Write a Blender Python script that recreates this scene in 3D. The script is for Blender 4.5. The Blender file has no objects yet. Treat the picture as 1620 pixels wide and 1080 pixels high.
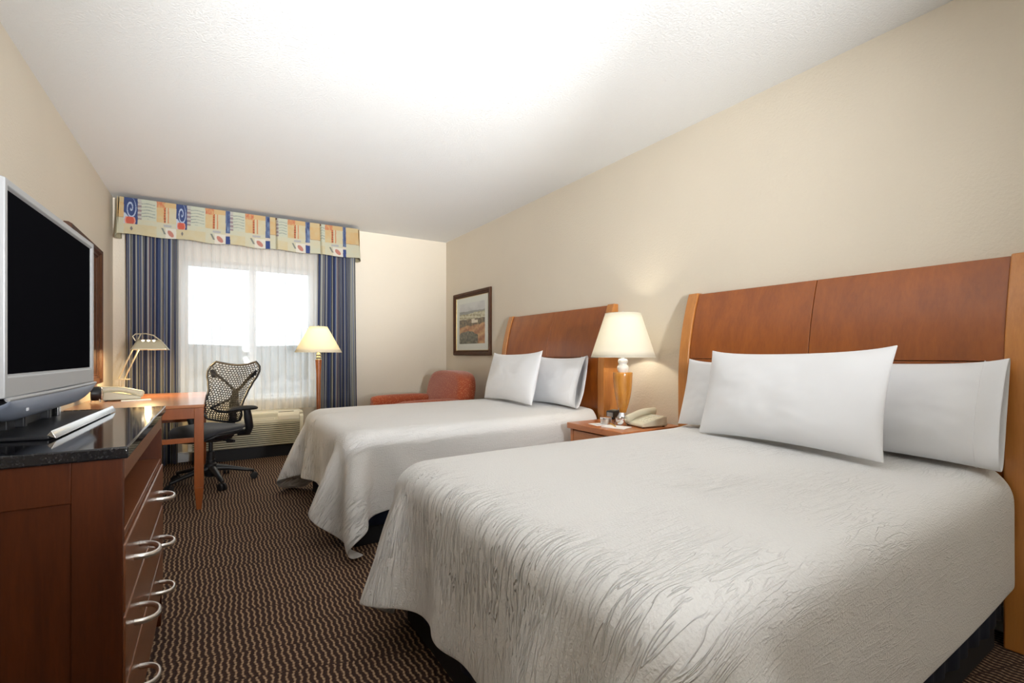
import bpy, bmesh, math, random
import numpy as np
from mathutils import Vector, Matrix, noise as mnoise

random.seed(7)
SC = bpy.context.scene
COL = SC.collection
PI = math.pi

# ------------------------------------------------------------------ camera, world, exposure
CAM_H = 1.10
cam_d = bpy.data.cameras.new('camera')
cam = bpy.data.objects.new('camera', cam_d)
COL.objects.link(cam)
cam.location = (0, 0, CAM_H)
cam.rotation_euler = (PI / 2, 0, -math.radians(32.2))
cam_d.sensor_width = 36
cam_d.lens = 750 / 1620 * 36
cam_d.shift_y = 20 / 1620
cam_d.clip_start = 0.02
cam_d.clip_end = 500
SC.camera = cam

SC.view_settings.view_transform = 'Standard'
SC.view_settings.look = 'None'
SC.view_settings.gamma = 1
SC.view_settings.use_curve_mapping = False
SC.view_settings.exposure = 0.10

SKY = 2.5
world = bpy.data.worlds.new('overcast_sky')
SC.world = world
world.use_nodes = True
bg = world.node_tree.nodes['Background']
bg.inputs[0].default_value = (0.90, 0.95, 1.0, 1)
bg.inputs[1].default_value = SKY
try:
    SC.cycles.max_bounces = 10
    SC.cycles.diffuse_bounces = 6
    SC.cycles.transparent_max_bounces = 12
    SC.cycles.sample_clamp_indirect = 6
except Exception:
    pass

# room limits
XL, XR, YB, YF, H = -0.815, 2.655, 5.88, -1.9, 2.60

def area_light(name, loc, rot, sx, sy, power, col, portal=False):
    d = bpy.data.lights.new(name, 'AREA')
    d.shape = 'RECTANGLE'
    d.size = sx; d.size_y = sy; d.energy = power; d.color = col
    o = bpy.data.objects.new(name, d)
    COL.objects.link(o)
    o.location = loc; o.rotation_euler = rot
    if portal:
        d.cycles.is_portal = True
    return o
area_light('window_portal', (0.37, 6.16, 1.34), (-PI / 2, 0, 0), 1.30, 1.50, 1, (1, 1, 1), True)

# ------------------------------------------------------------------ materials
def newmat(name):
    m = bpy.data.materials.new(name)
    m.use_nodes = True
    nt = m.node_tree
    b = nt.nodes['Principled BSDF']
    return m, nt, b

def setp(b, **k):
    for a, v in k.items():
        n = {'base': 'Base Color', 'rough': 'Roughness', 'metal': 'Metallic', 'spec': 'Specular IOR Level', 'coat': 'Coat Weight',
             'coatr': 'Coat Roughness', 'sheen': 'Sheen Weight', 'trans': 'Transmission Weight', 'ec': 'Emission Color', 'es': 'Emission Strength'}[a]
        if a in ('base', 'ec') and len(v) == 3:
            v = (*v, 1)
        b.inputs[n].default_value = v

def coords(nt, scale=(1, 1, 1), kind='Object', rot=(0, 0, 0)):
    tc = nt.nodes.new('ShaderNodeTexCoord')
    mp = nt.nodes.new('ShaderNodeMapping')
    mp.inputs['Scale'].default_value = scale
    mp.inputs['Rotation'].default_value = rot
    nt.links.new(tc.outputs[kind], mp.inputs[0])
    return mp.outputs[0]

def tex_noise(nt, vec, scale, detail=3, rough=.5, dist=0):
    n = nt.nodes.new('ShaderNodeTexNoise')
    n.inputs['Scale'].default_value = scale
    n.inputs['Detail'].default_value = detail
    n.inputs['Roughness'].default_value = rough
    n.inputs['Distortion'].default_value = dist
    nt.links.new(vec, n.inputs['Vector'])
    return n.outputs['Fac']

def ramp(nt, fac, stops, interp='LINEAR'):
    r = nt.nodes.new('ShaderNodeValToRGB')
    r.color_ramp.interpolation = interp
    el = r.color_ramp.elements
    while len(el) < len(stops):
        el.new(.5)
    for e, (p, c) in zip(el, stops):
        e.position = p
        e.color = (*c, 1) if len(c) == 3 else c
    nt.links.new(fac, r.inputs[0])
    return r.outputs[0]

def bump(nt, b, h, strength, dist=0.01):
    n = nt.nodes.new('ShaderNodeBump')
    n.inputs['Strength'].default_value = strength
    n.inputs['Distance'].default_value = dist
    nt.links.new(h, n.inputs['Height'])
    nt.links.new(n.outputs[0], b.inputs['Normal'])

def maths(nt, op, a, b=None, c=None):
    n = nt.nodes.new('ShaderNodeMath'); n.operation = op
    for i, v in enumerate((a, b, c)):
        if v is None: continue
        if isinstance(v, (int, float)): n.inputs[i].default_value = v
        else: nt.links.new(v, n.inputs[i])
    return n.outputs[0]

def simple(name, base, rough=.5, **k):
    m, nt, b = newmat(name)
    setp(b, base=base, rough=rough, **k)
    return m

def wood(name, dark, light, scale=(1, 1, 1), rough=.3, coat=.25, bands=1.0):
    """scale: small along the grain."""
    m, nt, b = newmat(name)
    v = coords(nt, scale)
    n1 = tex_noise(nt, v, 3.2, 4, .55, .6)
    n2 = tex_noise(nt, v, 24, 3, .6, .2)
    s = maths(nt, 'MULTIPLY_ADD', n2, .35, maths(nt, 'MULTIPLY', n1, .75 * bands))
    c = ramp(nt, s, [(.28, dark), (.72, light)])
    nt.links.new(c, b.inputs['Base Color'])
    setp(b, rough=rough, coat=coat, coatr=.18, spec=.5 if coat else .22)
    bump(nt, b, n2, .03, .002)
    return m

def fabric(name, col, scale=400, rough=.9, strength=.25, sheen=.2, var=.06):
    m, nt, b = newmat(name)
    v = coords(nt)
    n = tex_noise(nt, v, scale, 2)
    n2 = tex_noise(nt, v, 7, 2)
    lo = tuple(max(0, x * (1 - var)) for x in col); hi = tuple(min(1, x * (1 + var)) for x in col)
    nt.links.new(ramp(nt, n2, [(.3, lo), (.7, hi)]), b.inputs['Base Color'])
    setp(b, rough=rough, sheen=sheen)
    bump(nt, b, n, strength, .002)
    return m

# walls: painted cream with an orange-peel texture
def wall_mat():
    m, nt, b = newmat('cream_wall_paint')
    v = coords(nt)
    n = tex_noise(nt, v, 70, 3, .6)
    n2 = tex_noise(nt, v, 1.3, 2)
    nt.links.new(ramp(nt, n2, [(.3, (.655, .592, .485)), (.7, (.68, .615, .505))]), b.inputs['Base Color'])
    setp(b, rough=.75)
    bump(nt, b, n, .35, .006)
    return m
def ceil_mat():
    m, nt, b = newmat('popcorn_ceiling')
    v = coords(nt)
    n = tex_noise(nt, v, 85, 4, .7)
    setp(b, base=(.765, .775, .765), rough=.9)
    bump(nt, b, n, .65, .008)
    return m

def carpet_mat():
    m, nt, b = newmat('brown_wave_carpet')
    tc = nt.nodes.new('ShaderNodeTexCoord')
    sp = nt.nodes.new('ShaderNodeSeparateXYZ')
    nt.links.new(tc.outputs['Object'], sp.inputs[0])
    X, Y = sp.outputs[0], sp.outputs[1]
    nz = tex_noise(nt, tc.outputs['Object'], 260, 2)
    nl = tex_noise(nt, tc.outputs['Object'], 3.0, 2)
    # rows run across, each row of short wavy cords is shifted a little against the next
    row = maths(nt, 'FLOOR', maths(nt, 'DIVIDE', maths(nt, 'ADD', Y, maths(nt, 'MULTIPLY', X, .30)), .17))
    shift = maths(nt, 'MULTIPLY', maths(nt, 'FRACT', maths(nt, 'MULTIPLY', row, .37)), .012)
    rowpos = maths(nt, 'FRACT', maths(nt, 'DIVIDE', maths(nt, 'ADD', Y, maths(nt, 'MULTIPLY', X, .30)), .17))
    wav = maths(nt, 'MULTIPLY', maths(nt, 'SINE', maths(nt, 'MULTIPLY', Y, 125.0)), .0024)
    wav2 = maths(nt, 'MULTIPLY', maths(nt, 'SINE', maths(nt, 'MULTIPLY', Y, 27.0)), .0030)
    xx = maths(nt, 'ADD', maths(nt, 'ADD', X, wav), maths(nt, 'ADD', wav2, shift))
    xx = maths(nt, 'ADD', xx, maths(nt, 'MULTIPLY', nz, .004))
    s = maths(nt, 'SINE', maths(nt, 'MULTIPLY', xx, 2 * PI / .0215))
    # nubs along each cord
    nub = maths(nt, 'SINE', maths(nt, 'MULTIPLY', Y, 2 * PI / .016))
    s2 = maths(nt, 'ADD', s, maths(nt, 'MULTIPLY', nub, .22))
    seam = maths(nt, 'LESS_THAN', rowpos, .045)
    s3 = maths(nt, 'SUBTRACT', s2, maths(nt, 'MULTIPLY', seam, .5))
    s3 = maths(nt, 'ADD', s3, maths(nt, 'MULTIPLY', maths(nt, 'SUBTRACT', nz, .5), 1.6))
    f = maths(nt, 'MULTIPLY_ADD', s3, .5, .5)
    c = ramp(nt, f, [(.50, (.026, .0075, .0032)), (.80, (.17, .092, .048)), (1.0, (.38, .26, .16))])
    nt.links.new(c, b.inputs['Base Color'])
    setp(b, rough=.95)
    bump(nt, b, f, .5, .006)
    return m

M = {}
M['wall'] = wall_mat(); M['ceiling'] = ceil_mat(); M['carpet'] = carpet_mat()
M['trim'] = simple('white_trim_paint', (.78, .78, .76), .45)
M['cherry'] = wood('cherry_wood', (.165, .045, .013), (.31, .095, .028), (6, 6, .8))
M['cherry_h'] = wood('cherry_wood_across', (.36, .12, .038), (.56, .22, .075), (6, .8, 6), coat=.4)
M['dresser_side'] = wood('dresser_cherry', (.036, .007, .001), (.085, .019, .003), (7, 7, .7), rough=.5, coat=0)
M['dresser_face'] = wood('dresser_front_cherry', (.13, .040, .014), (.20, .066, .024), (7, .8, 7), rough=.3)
M['dark_gap'] = simple('shadow_gap_board', (.03, .012, .006), .7)
M['desk_top'] = wood('desk_top_cherry', (.36, .125, .042), (.50, .19, .07), (.9, 6, 6), rough=.28, coat=.5)
M['desk'] = wood('desk_cherry', (.24, .062, .014), (.34, .094, .022), (6, 6, .8))
M['head_panel'] = wood('headboard_veneer', (.19, .044, .004), (.33, .088, .009), (3.2, 3.2, .7), rough=.32, coat=.2)
M['head_post'] = wood('headboard_honey_post', (.40, .145, .030), (.54, .22, .05), (9, 9, .7), rough=.3, coat=.25)
M['lamp_wood'] = wood('lamp_honey_wood', (.40, .15, .02), (.60, .27, .045), (9, 9, .9), rough=.22, coat=.6)
M['night'] = wood('nightstand_cherry', (.42, .13, .042), (.56, .20, .066), (5, .9, 5), rough=.28, coat=.4)
M['granite'] = None
def granite():
    m, nt, b = newmat('black_granite')
    v = coords(nt)
    n = tex_noise(nt, v, 220, 2, .6)
    nt.links.new(ramp(nt, n, [(.55, (.006, .006, .008)), (.72, (.03, .03, .034))]), b.inputs['Base Color'])
    setp(b, rough=.07, spec=.6)
    return m
M['granite'] = granite()
M['silver'] = simple('brushed_silver_plastic', (.38, .39, .40), .42, metal=.35)
M['silver_dark'] = simple('tv_edge_grey', (.30, .31, .32), .45, metal=.4)
M['speaker'] = simple('blue_grey_speaker', (.24, .28, .36), .4, metal=.3)
M['chrome'] = simple('chrome', (.75, .75, .76), .14, metal=1)
M['nickel'] = simple('satin_nickel', (.72, .69, .66), .28, metal=1)
M['screen'] = simple('tv_screen', (.004, .004, .005), .8, spec=0.0)
M['black'] = simple('black_plastic', (.012, .013, .016), .38)
M['blackmat'] = simple('black_rubber', (.010, .010, .012), .6)
M['seat'] = fabric('black_seat_fabric', (.020, .023, .030), 500, .85, .3, .3)
M['white'] = simple('white_plastic', (.78, .78, .76), .4)
M['paper'] = simple('white_paper', (.85, .85, .84), .6)
M['ivory'] = simple('ivory_plastic', (.60, .57, .44), .4)
M['acbeige'] = simple('beige_ac_plastic', (.52, .50, .38), .5)
M['acslot'] = simple('ac_dark_slot', (.085, .075, .05), .8)
M['aclight'] = simple('pale_ac_plastic', (.74, .72, .60), .45)
M['button'] = simple('grey_buttons', (.30, .29, .24), .5)
M['lampmetal'] = simple('champagne_metal', (.62, .57, .42), .32, metal=.85)
M['frame'] = wood('dark_walnut_frame', (.045, .017, .008), (.085, .034, .014), (4, 4, 4), rough=.5, coat=0, bands=1)
M['gold'] = simple('gold_fillet', (.55, .40, .17), .35, metal=.9)
M['mat'] = simple('cream_mat_board', (.88, .86, .80), .8)
M['navy'] = fabric('navy_box_spring_cover', (.008, .018, .055), 300, .9, .2, 0)
M['rail'] = simple('black_bed_rail', (.006, .006, .008), .8)
M['mirror'] = simple('mirror_glass', (.85, .86, .86), .03, metal=1)
M['sill'] = simple('window_white_vinyl', (.80, .82, .82), .4)

def linen(name, along):
    """white woven cover with raised branching threads that run along the cloth's length"""
    m, nt, b = newmat(name)
    setp(b, base=(.74, .74, .735), rough=.9, sheen=.1)
    v = coords(nt, (1, 1, 1), 'UV')
    mp = nt.nodes.new('ShaderNodeMapping'); mp.inputs['Scale'].default_value = along
    nt.links.new(v, mp.inputs[0])
    n0 = tex_noise(nt, mp.outputs[0], 1.0, 2, .5, 1.3)
    ridge = maths(nt, 'ABSOLUTE', maths(nt, 'SUBTRACT', n0, .5))
    ridge = ramp(nt, ridge, [(0.0, (1, 1, 1)), (.045, (0, 0, 0))])
    n1 = tex_noise(nt, v, 2.3, 1)
    mask = ramp(nt, n1, [(.38, (.15, .15, .15)), (.60, (1, 1, 1))])
    # relief deepened on the foot drop to imitate how light catches it there
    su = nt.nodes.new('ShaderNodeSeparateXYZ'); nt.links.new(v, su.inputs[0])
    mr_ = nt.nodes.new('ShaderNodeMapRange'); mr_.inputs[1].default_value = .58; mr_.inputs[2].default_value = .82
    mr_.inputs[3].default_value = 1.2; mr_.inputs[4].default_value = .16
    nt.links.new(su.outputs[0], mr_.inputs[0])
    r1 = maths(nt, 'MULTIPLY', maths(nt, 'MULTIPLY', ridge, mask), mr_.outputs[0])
    fine = tex_noise(nt, v, 160, 2)
    hh = maths(nt, 'ADD', r1, maths(nt, 'MULTIPLY', fine, .28))
    bump(nt, b, hh, .8, .012)
    return m
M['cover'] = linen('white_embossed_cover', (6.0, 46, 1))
M['pillow'] = fabric('white_pillow_cotton', (.77, .785, .81), 600, .85, .10, .2, .01)

def rust():
    m, nt, b = newmat('rust_dotted_upholstery')
    v = coords(nt)
    vo = nt.nodes.new('ShaderNodeTexVoronoi'); vo.inputs['Scale'].default_value = 62
    nt.links.new(v, vo.inputs['Vector'])
    c = ramp(nt, vo.outputs['Distance'], [(.16, (.52, .21, .085)), (.34, (.33, .064, .02))])
    nt.links.new(c, b.inputs['Base Color'])
    setp(b, rough=.9, sheen=.3)
    bump(nt, b, vo.outputs['Distance'], .3, .003)
    return m
M['rust'] = rust()

def attr_mat(name, rough=.85, weave=.2):
    m, nt, b = newmat(name)
    a = nt.nodes.new('ShaderNodeAttribute'); a.attribute_name = 'print'
    nt.links.new(a.outputs['Color'], b.inputs['Base Color'])
    setp(b, rough=rough)
    if weave:
        bump(nt, b, tex_noise(nt, coords(nt), 500, 2), weave, .002)
    return m
M['print'] = attr_mat('printed_valance_fabric')
M['art'] = attr_mat('printed_landscape', .7, 0)
M['drape'] = attr_mat('striped_drape_fabric')

def sheer():
    m, nt, b = newmat('sheer_white_voile')
    nt.nodes.remove(b)
    out = nt.nodes['Material Output']
    tr = nt.nodes.new('ShaderNodeBsdfTransparent')
    tl = nt.nodes.new('ShaderNodeBsdfTranslucent'); tl.inputs[0].default_value = (.86, .86, .85, 1)
    df = nt.nodes.new('ShaderNodeBsdfDiffuse'); df.inputs[0].default_value = (.86, .85, .83, 1)
    m1 = nt.nodes.new('ShaderNodeMixShader'); m1.inputs[0].default_value = .45
    nt.links.new(tl.outputs[0], m1.inputs[1]); nt.links.new(df.outputs[0], m1.inputs[2])
    m2 = nt.nodes.new('ShaderNodeMixShader')
    lw = nt.nodes.new('ShaderNodeLayerWeight'); lw.inputs[0].default_value = .35
    f = maths(nt, 'MULTIPLY_ADD', lw.outputs['Facing'], .30, .66)
    nt.links.new(f, m2.inputs[0])
    nt.links.new(tr.outputs[0], m2.inputs[1]); nt.links.new(m1.outputs[0], m2.inputs[2])
    nt.links.new(m2.outputs[0], out.inputs[0])
    return m
M['sheer'] = sheer()

def shade_mat(name, col):
    m, nt, b = newmat(name)
    nt.nodes.remove(b)
    out = nt.nodes['Material Output']
    tl = nt.nodes.new('ShaderNodeBsdfTranslucent'); tl.inputs[0].default_value = (*col, 1)
    df = nt.nodes.new('ShaderNodeBsdfDiffuse'); df.inputs[0].default_value = (*col, 1)
    mx = nt.nodes.new('ShaderNodeMixShader'); mx.inputs[0].default_value = .5
    nt.links.new(tl.outputs[0], mx.inputs[1]); nt.links.new(df.outputs[0], mx.inputs[2])
    nt.links.new(mx.outputs[0], out.inputs[0])
    return m
M['shade'] = shade_mat('white_lamp_shade_linen', (.88, .86, .78))
M['shade_warm'] = shade_mat('cream_lamp_shade_linen', (.88, .83, .68))

def glass():
    m, nt, b = newmat('window_glass')
    nt.nodes.remove(b)
    out = nt.nodes['Material Output']
    tr = nt.nodes.new('ShaderNodeBsdfTransparent'); tr.inputs[0].default_value = (.95, .97, .97, 1)
    gl = nt.nodes.new('ShaderNodeBsdfGlossy'); gl.inputs['Roughness'].default_value = .02
    lw = nt.nodes.new('ShaderNodeLayerWeight'); lw.inputs[0].default_value = .5
    fr = maths(nt, 'MULTIPLY_ADD', maths(nt, 'POWER', lw.outputs['Facing'], 5.0), .9, .03)
    mx = nt.nodes.new('ShaderNodeMixShader')
    nt.links.new(fr, mx.inputs[0]); nt.links.new(tr.outputs[0], mx.inputs[1]); nt.links.new(gl.outputs[0], mx.inputs[2])
    nt.links.new(mx.outputs[0], out.inputs[0])
    return m
M['glass'] = glass()
def emit(name, col, s):
    m, nt, b = newmat(name)
    setp(b, base=(.9, .9, .85), ec=col, es=s)
    return m
M['bulb'] = emit('warm_bulb', (1, .84, .62), 8)
M['lcd'] = simple('clock_lcd', (.34, .36, .37), .3)
M['pencil'] = simple('yellow_pencil', (.70, .38, .05), .5)
M['label'] = simple('grey_logo_print', (.6, .62, .66), .5)
M['ground'] = None
def ground():
    m, nt, b = newmat('parking_asphalt')
    n = tex_noise(nt, coords(nt), .2, 3)
    nt.links.new(ramp(nt, n, [(.3, (.115, .12, .12)), (.7, (.14, .145, .14))]), b.inputs['Base Color'])
    setp(b, rough=.9); return m
M['ground'] = ground()
M['leaf'] = fabric('hazy_tree_leaves', (.10, .12, .11), 2, .9, .3, 0, .3)
M['bark'] = simple('bark', (.12, .09, .07), .9)
M['stucco'] = simple('white_building_wall', (.36, .36, .35), .8)
M['roof'] = simple('grey_flat_roof', (.2, .21, .215), .8)
M['darkglass'] = simple('building_window_glass', (.12, .15, .17), .2)

# ------------------------------------------------------------------ mesh helpers
def tag(o, label=None, cat=None, group=None, kind=None):
    if label: o['label'] = label
    if cat: o['category'] = cat
    if group: o['group'] = group
    if kind: o['kind'] = kind
    return o

class MB:
    def __init__(s):
        s.bm = bmesh.new()
    def box(s, x0, x1, y0, y1, z0, z1, mtx=None, bev=0):
        r = bmesh.ops.create_cube(s.bm, size=1)
        vs = r['verts']
        for v in vs:
            v.co = Vector(((x0 + x1) / 2 + v.co.x * (x1 - x0), (y0 + y1) / 2 + v.co.y * (y1 - y0), (z0 + z1) / 2 + v.co.z * (z1 - z0)))
        if mtx:
            for v in vs: v.co = mtx @ v.co
        if bev:
            es = list({e for v in vs for e in v.link_edges})
            bmesh.ops.bevel(s.bm, geom=es, offset=bev, segments=3, profile=.5, affect='EDGES')
        return s
    def grid(s, f, nu, nv, closeu=False, closev=False, uv=None, flip=False):
        P = [[s.bm.verts.new(f(i / (nu if closeu else nu - 1), j / (nv if closev else nv - 1))) for j in range(nv)] for i in range(nu)]
        for i in range(nu if closeu else nu - 1):
            for j in range(nv if closev else nv - 1):
                q = [P[i][j], P[(i + 1) % nu][j], P[(i + 1) % nu][(j + 1) % nv], P[i][(j + 1) % nv]]
                if flip: q.reverse()
                try: s.bm.faces.new(q)
                except ValueError: pass
        return P
    def lathe(s, prof, c=(0, 0, 0), n=40, cap=True, axis='z'):
        """prof: list of (r, z)"""
        rings = []
        for r, z in prof:
            ring = []
            for k in range(n):
                a = 2 * PI * k / n
                p = (r * math.cos(a), r * math.sin(a), z)
                if axis == 'x': p = (p[2], p[0], p[1])
                if axis == 'y': p = (p[1], p[2], p[0])
                ring.append(s.bm.verts.new((c[0] + p[0], c[1] + p[1], c[2] + p[2])))
            rings.append(ring)
        for a, b in zip(rings, rings[1:]):
            for k in range(n):
                s.bm.faces.new((a[k], a[(k + 1) % n], b[(k + 1) % n], b[k]))
        if cap:
            s.bm.faces.new(list(reversed(rings[0]))); s.bm.faces.new(rings[-1])
        return s
    def tube(s, pts, r, n=10, closed=False, flat=1.0, up=None):
        """tube along points; r a number or list; flat squashes along the second axis"""
        pts = [Vector(p) for p in pts]
        rings = []
        N = len(pts)
        prev = None
        for i, p in enumerate(pts):
            if closed: t = (pts[(i + 1) % N] - pts[i - 1])
            else: t = pts[min(i + 1, N - 1)] - pts[max(i - 1, 0)]
            t.normalize()
            if prev is None:
                u = Vector(up) if up else Vector((0, 0, 1))
                if abs(t.dot(u)) > .95: u = Vector((1, 0, 0))
                a = t.cross(u).normalized()
            else:
                a = (prev - t * prev.dot(t)).normalized()
            prev = a
            b_ = t.cross(a).normalized()
            rr = r[i] if isinstance(r, (list, tuple)) else r
            rings.append([s.bm.verts.new(p + a * rr * math.cos(2 * PI * k / n) + b_ * rr * flat * math.sin(2 * PI * k / n)) for k in range(n)])
        rng = range(N if closed else N - 1)
        for i in rng:
            A, B = rings[i], rings[(i + 1) % N]
            for k in range(n):
                s.bm.faces.new((A[k], A[(k + 1) % n], B[(k + 1) % n], B[k]))
        if not closed:
            s.bm.faces.new(list(reversed(rings[0]))); s.bm.faces.new(rings[-1])
        return s
    def prism(s, pts, axis, a, b):
        """extrude a 2-D polygon (list of pairs) along an axis from a to b"""
        def P(p, t):
            return {'x': (t, p[0], p[1]), 'y': (p[0], t, p[1]), 'z': (p[0], p[1], t)}[axis]
        A = [s.bm.verts.new(P(p, a)) for p in pts]
        B = [s.bm.verts.new(P(p, b)) for p in pts]
        n = len(pts)
        for k in range(n):
            s.bm.faces.new((A[k], A[(k + 1) % n], B[(k + 1) % n], B[k]))
        s.bm.faces.new(list(reversed(A))); s.bm.faces.new(B)
        return s

def wloc(o):
    v = Vector((0, 0, 0))
    while o is not None:
        v += Vector(o.location); o = o.parent
    return v

def obj(name, mb, mat, parent=None, local=False, smooth=True, bevel=0, subsurf=0, solid=0, ang=35):
    bm = mb.bm if isinstance(mb, MB) else mb
    bmesh.ops.recalc_face_normals(bm, faces=bm.faces[:])
    me = bpy.data.meshes.new(name)
    if parent is not None and not local:
        off = wloc(parent)
        for v in bm.verts: v.co -= off
    bm.to_mesh(me); bm.free()
    o = bpy.data.objects.new(name, me)
    COL.objects.link(o)
    me.materials.append(mat)
    if parent is not None: o.parent = parent
    if solid:
        md = o.modifiers.new('solid', 'SOLIDIFY'); md.thickness = solid; md.offset = 0
    if bevel:
        md = o.modifiers.new('bevel', 'BEVEL'); md.width = bevel; md.segments = 3; md.limit_method = 'ANGLE'; md.angle_limit = math.radians(40)
    if subsurf:
        md = o.modifiers.new('sub', 'SUBSURF'); md.levels = subsurf; md.render_levels = subsurf
    if smooth:
        for p in me.polygons: p.use_smooth = True
        try: me.set_sharp_from_angle(angle=math.radians(ang))
        except Exception: pass
    return o

def top(name, loc=(0, 0, 0), rot=(0, 0, 0), label=None, cat=None, group=None):
    o = bpy.data.objects.new(name, None)
    COL.objects.link(o)
    o.empty_display_size = .1
    o.location = loc; o.rotation_euler = rot
    return tag(o, label, cat, group)

def copy_tree(o, parent=None):
    c = o.copy(); COL.objects.link(c); c.parent = parent
    for ch in list(o.children): copy_tree(ch, c)
    return c

def struct(name, mb, mat, **k):
    return tag(obj(name, mb, mat, **k), kind='structure')

def paint(o, fn):
    """colour attribute from a function of the vertex position"""
    me = o.data
    at = me.color_attributes.new('print', 'FLOAT_COLOR', 'POINT')
    buf = np.ones(len(me.vertices) * 4, dtype=np.float32)
    for i, v in enumerate(me.vertices):
        c = fn(v.co)
        buf[i * 4:i * 4 + 3] = c
    at.data.foreach_set('color', buf)

# ------------------------------------------------------------------ the room
T = .12
WX0, WX1, WZ0, WZ1 = -.27, 1.00, .60, 2.08            # window opening
struct('floor', MB().box(XL - T, XR + T, YF - T, YB + .30, -.10, 0), M['carpet'], smooth=False)
struct('ceiling', MB().box(XL - T, XR + T, YF - T, YB + .30, H, H + .1), M['ceiling'], smooth=False)
struct('wall_left', MB().box(XL - T, XL, YF - T, YB + .30, 0, H), M['wall'], smooth=False)
struct('wall_right', MB().box(XR, XR + T, YF - T, YB + .30, 0, H), M['wall'], smooth=False)
struct('wall_front', MB().box(XL, XR, YF - T, YF, 0, H), M['wall'], smooth=False)
mb = MB()
mb.box(XL, WX0, YB, YB + .22, 0, H).box(WX1, XR, YB, YB + .22, 0, H).box(WX0, WX1, YB, YB + .22, 0, WZ0).box(WX0, WX1, YB, YB + .22, WZ1, H)
struct('wall_back', mb, M['wall'], smooth=False)
mb = MB().box(XL, -.215, YB - .014, YB, 0, .10).box(.96, XR - .014, YB - .014, YB, 0, .10)
struct('baseboard_back', mb, M['trim'], bevel=.003)
struct('baseboard_right', MB().box(XR - .014, XR, YF, YB, 0, .10), M['trim'], bevel=.003)
struct('baseboard_left', MB().box(XL, XL + .014, YF, YB - .014, 0, .10), M['trim'], bevel=.003)
# window with two panes
mb = MB(); f = .045
mb.box(WX0, WX0 + f, YB + .13, YB + .19, WZ0, WZ1).box(WX1 - f, WX1, YB + .13, YB + .19, WZ0, WZ1)
mb.box(WX0 + f, WX1 - f, YB + .13, YB + .19, WZ0, WZ0 + f).box(WX0 + f, WX1 - f, YB + .13, YB + .19, WZ1 - f, WZ1)
mb.box(.335, .405, YB + .12, YB + .185, WZ0 + f, WZ1 - f)
win = struct('window_1', mb, M['sill'], bevel=.004)
obj('window_pane', MB().box(WX0 + f, .335, YB + .155, YB + .160, WZ0 + f, WZ1 - f), M['glass'], win, smooth=False)
obj('window_pane', MB().box(.405, WX1 - f, YB + .155, YB + .160, WZ0 + f, WZ1 - f), M['glass'], win, smooth=False)
obj('window_sill', MB().box(WX0, WX1, YB - .025, YB + .125, WZ0 - .0, WZ0 + .022), M['sill'], win, bevel=.004)

# added ceiling fill lamp, unseen behind the camera (the entrance side of the room)
cl = top('ceiling_fill_light', (.95, -.75, H), label='round white ceiling fill light, added unseen behind the camera', cat='ceiling light')
obj('light_base', MB().lathe([(.19, 0), (.19, -.02), (.17, -.03)], (.95, -.75, H)), M['trim'], cl)
obj('diffuser', MB().lathe([(.17, -.03), (.165, -.06), (.13, -.09), (.07, -.105), (.01, -.11)], (.95, -.75, H)), emit('fill_diffuser', (1, .95, .88), 9), cl)

# added fill lamp, unseen behind the camera: its bowl brightens the ceiling
tx, ty = .85, -1.25
tf = top('fill_lamp', (tx, ty, 0), label='added unseen fill lamp with a bowl and four turned heads behind the camera', cat='lamp')
obj('lamp_base', MB().lathe([(.14, 0), (.14, .015), (.03, .03)], (tx, ty, 0)), M['lampmetal'], tf)
obj('lamp_pole', MB().lathe([(.012, .03), (.012, 1.72)], (tx, ty, 0), 16), M['lampmetal'], tf)
obj('fill_bowl', MB().lathe([(.02, 1.70), (.09, 1.725), (.15, 1.77), (.18, 1.83), (.175, 1.83), (.145, 1.78), (.085, 1.737), (.01, 1.715)], (tx, ty, 0), 40, cap=False), M['lampmetal'], tf)
tl_ = area_light('fill_uplight', (tx, ty, 1.80), (PI, 0, 0),   .22, .22, 30, (.99, .99, 1))
# added fill heads, unseen, turned to the far ceiling and both side walls
for hx_, aim, pw_, cone in ((-.16, (.9, 4.6, 3.9), 610, 80), (-.17, (.9, 6.0, 3.1), 1350, 42), (.16, (2.66, 4.4, 2.1), 290, 60), (0, (-.82, 3.4, 2.0), 270, 58)):
    p0 = Vector((tx + hx_, ty + (.16 if hx_ == 0 else 0), {-.16: .95, -.17: 1.25}.get(hx_, 1.62)))
    dr_ = (Vector(aim) - p0).normalized()
    qt = dr_.to_track_quat('-Z', 'Y')
    hm_ = MB().lathe([(.035, .14), (.055, .12), (.09, .03), (.10, 0), (.094, 0), (.085, .03), (.05, .11), (.02, .125)], (0, 0, 0), 32, cap=False)
    for v in hm_.bm.verts: v.co = p0 + qt @ v.co
    hm_.tube([p0 + qt @ Vector((0, 0, .13)), (tx, ty, p0.z - .12)], .007, 8)
    obj('fill_head', hm_, M['lampmetal'], tf)
    sd_l = bpy.data.lights.new('fill_beam', 'SPOT'); sd_l.energy = pw_; sd_l.color = (.97, .98, 1)
    sd_l.spot_size = math.radians(cone); sd_l.spot_blend = 1; sd_l.shadow_soft_size = .08
    so_ = bpy.data.objects.new('fill_beam', sd_l); COL.objects.link(so_)
    so_.rotation_mode = 'QUATERNION'; so_.location = p0 - dr_ * -.02; so_.rotation_quaternion = qt

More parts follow.
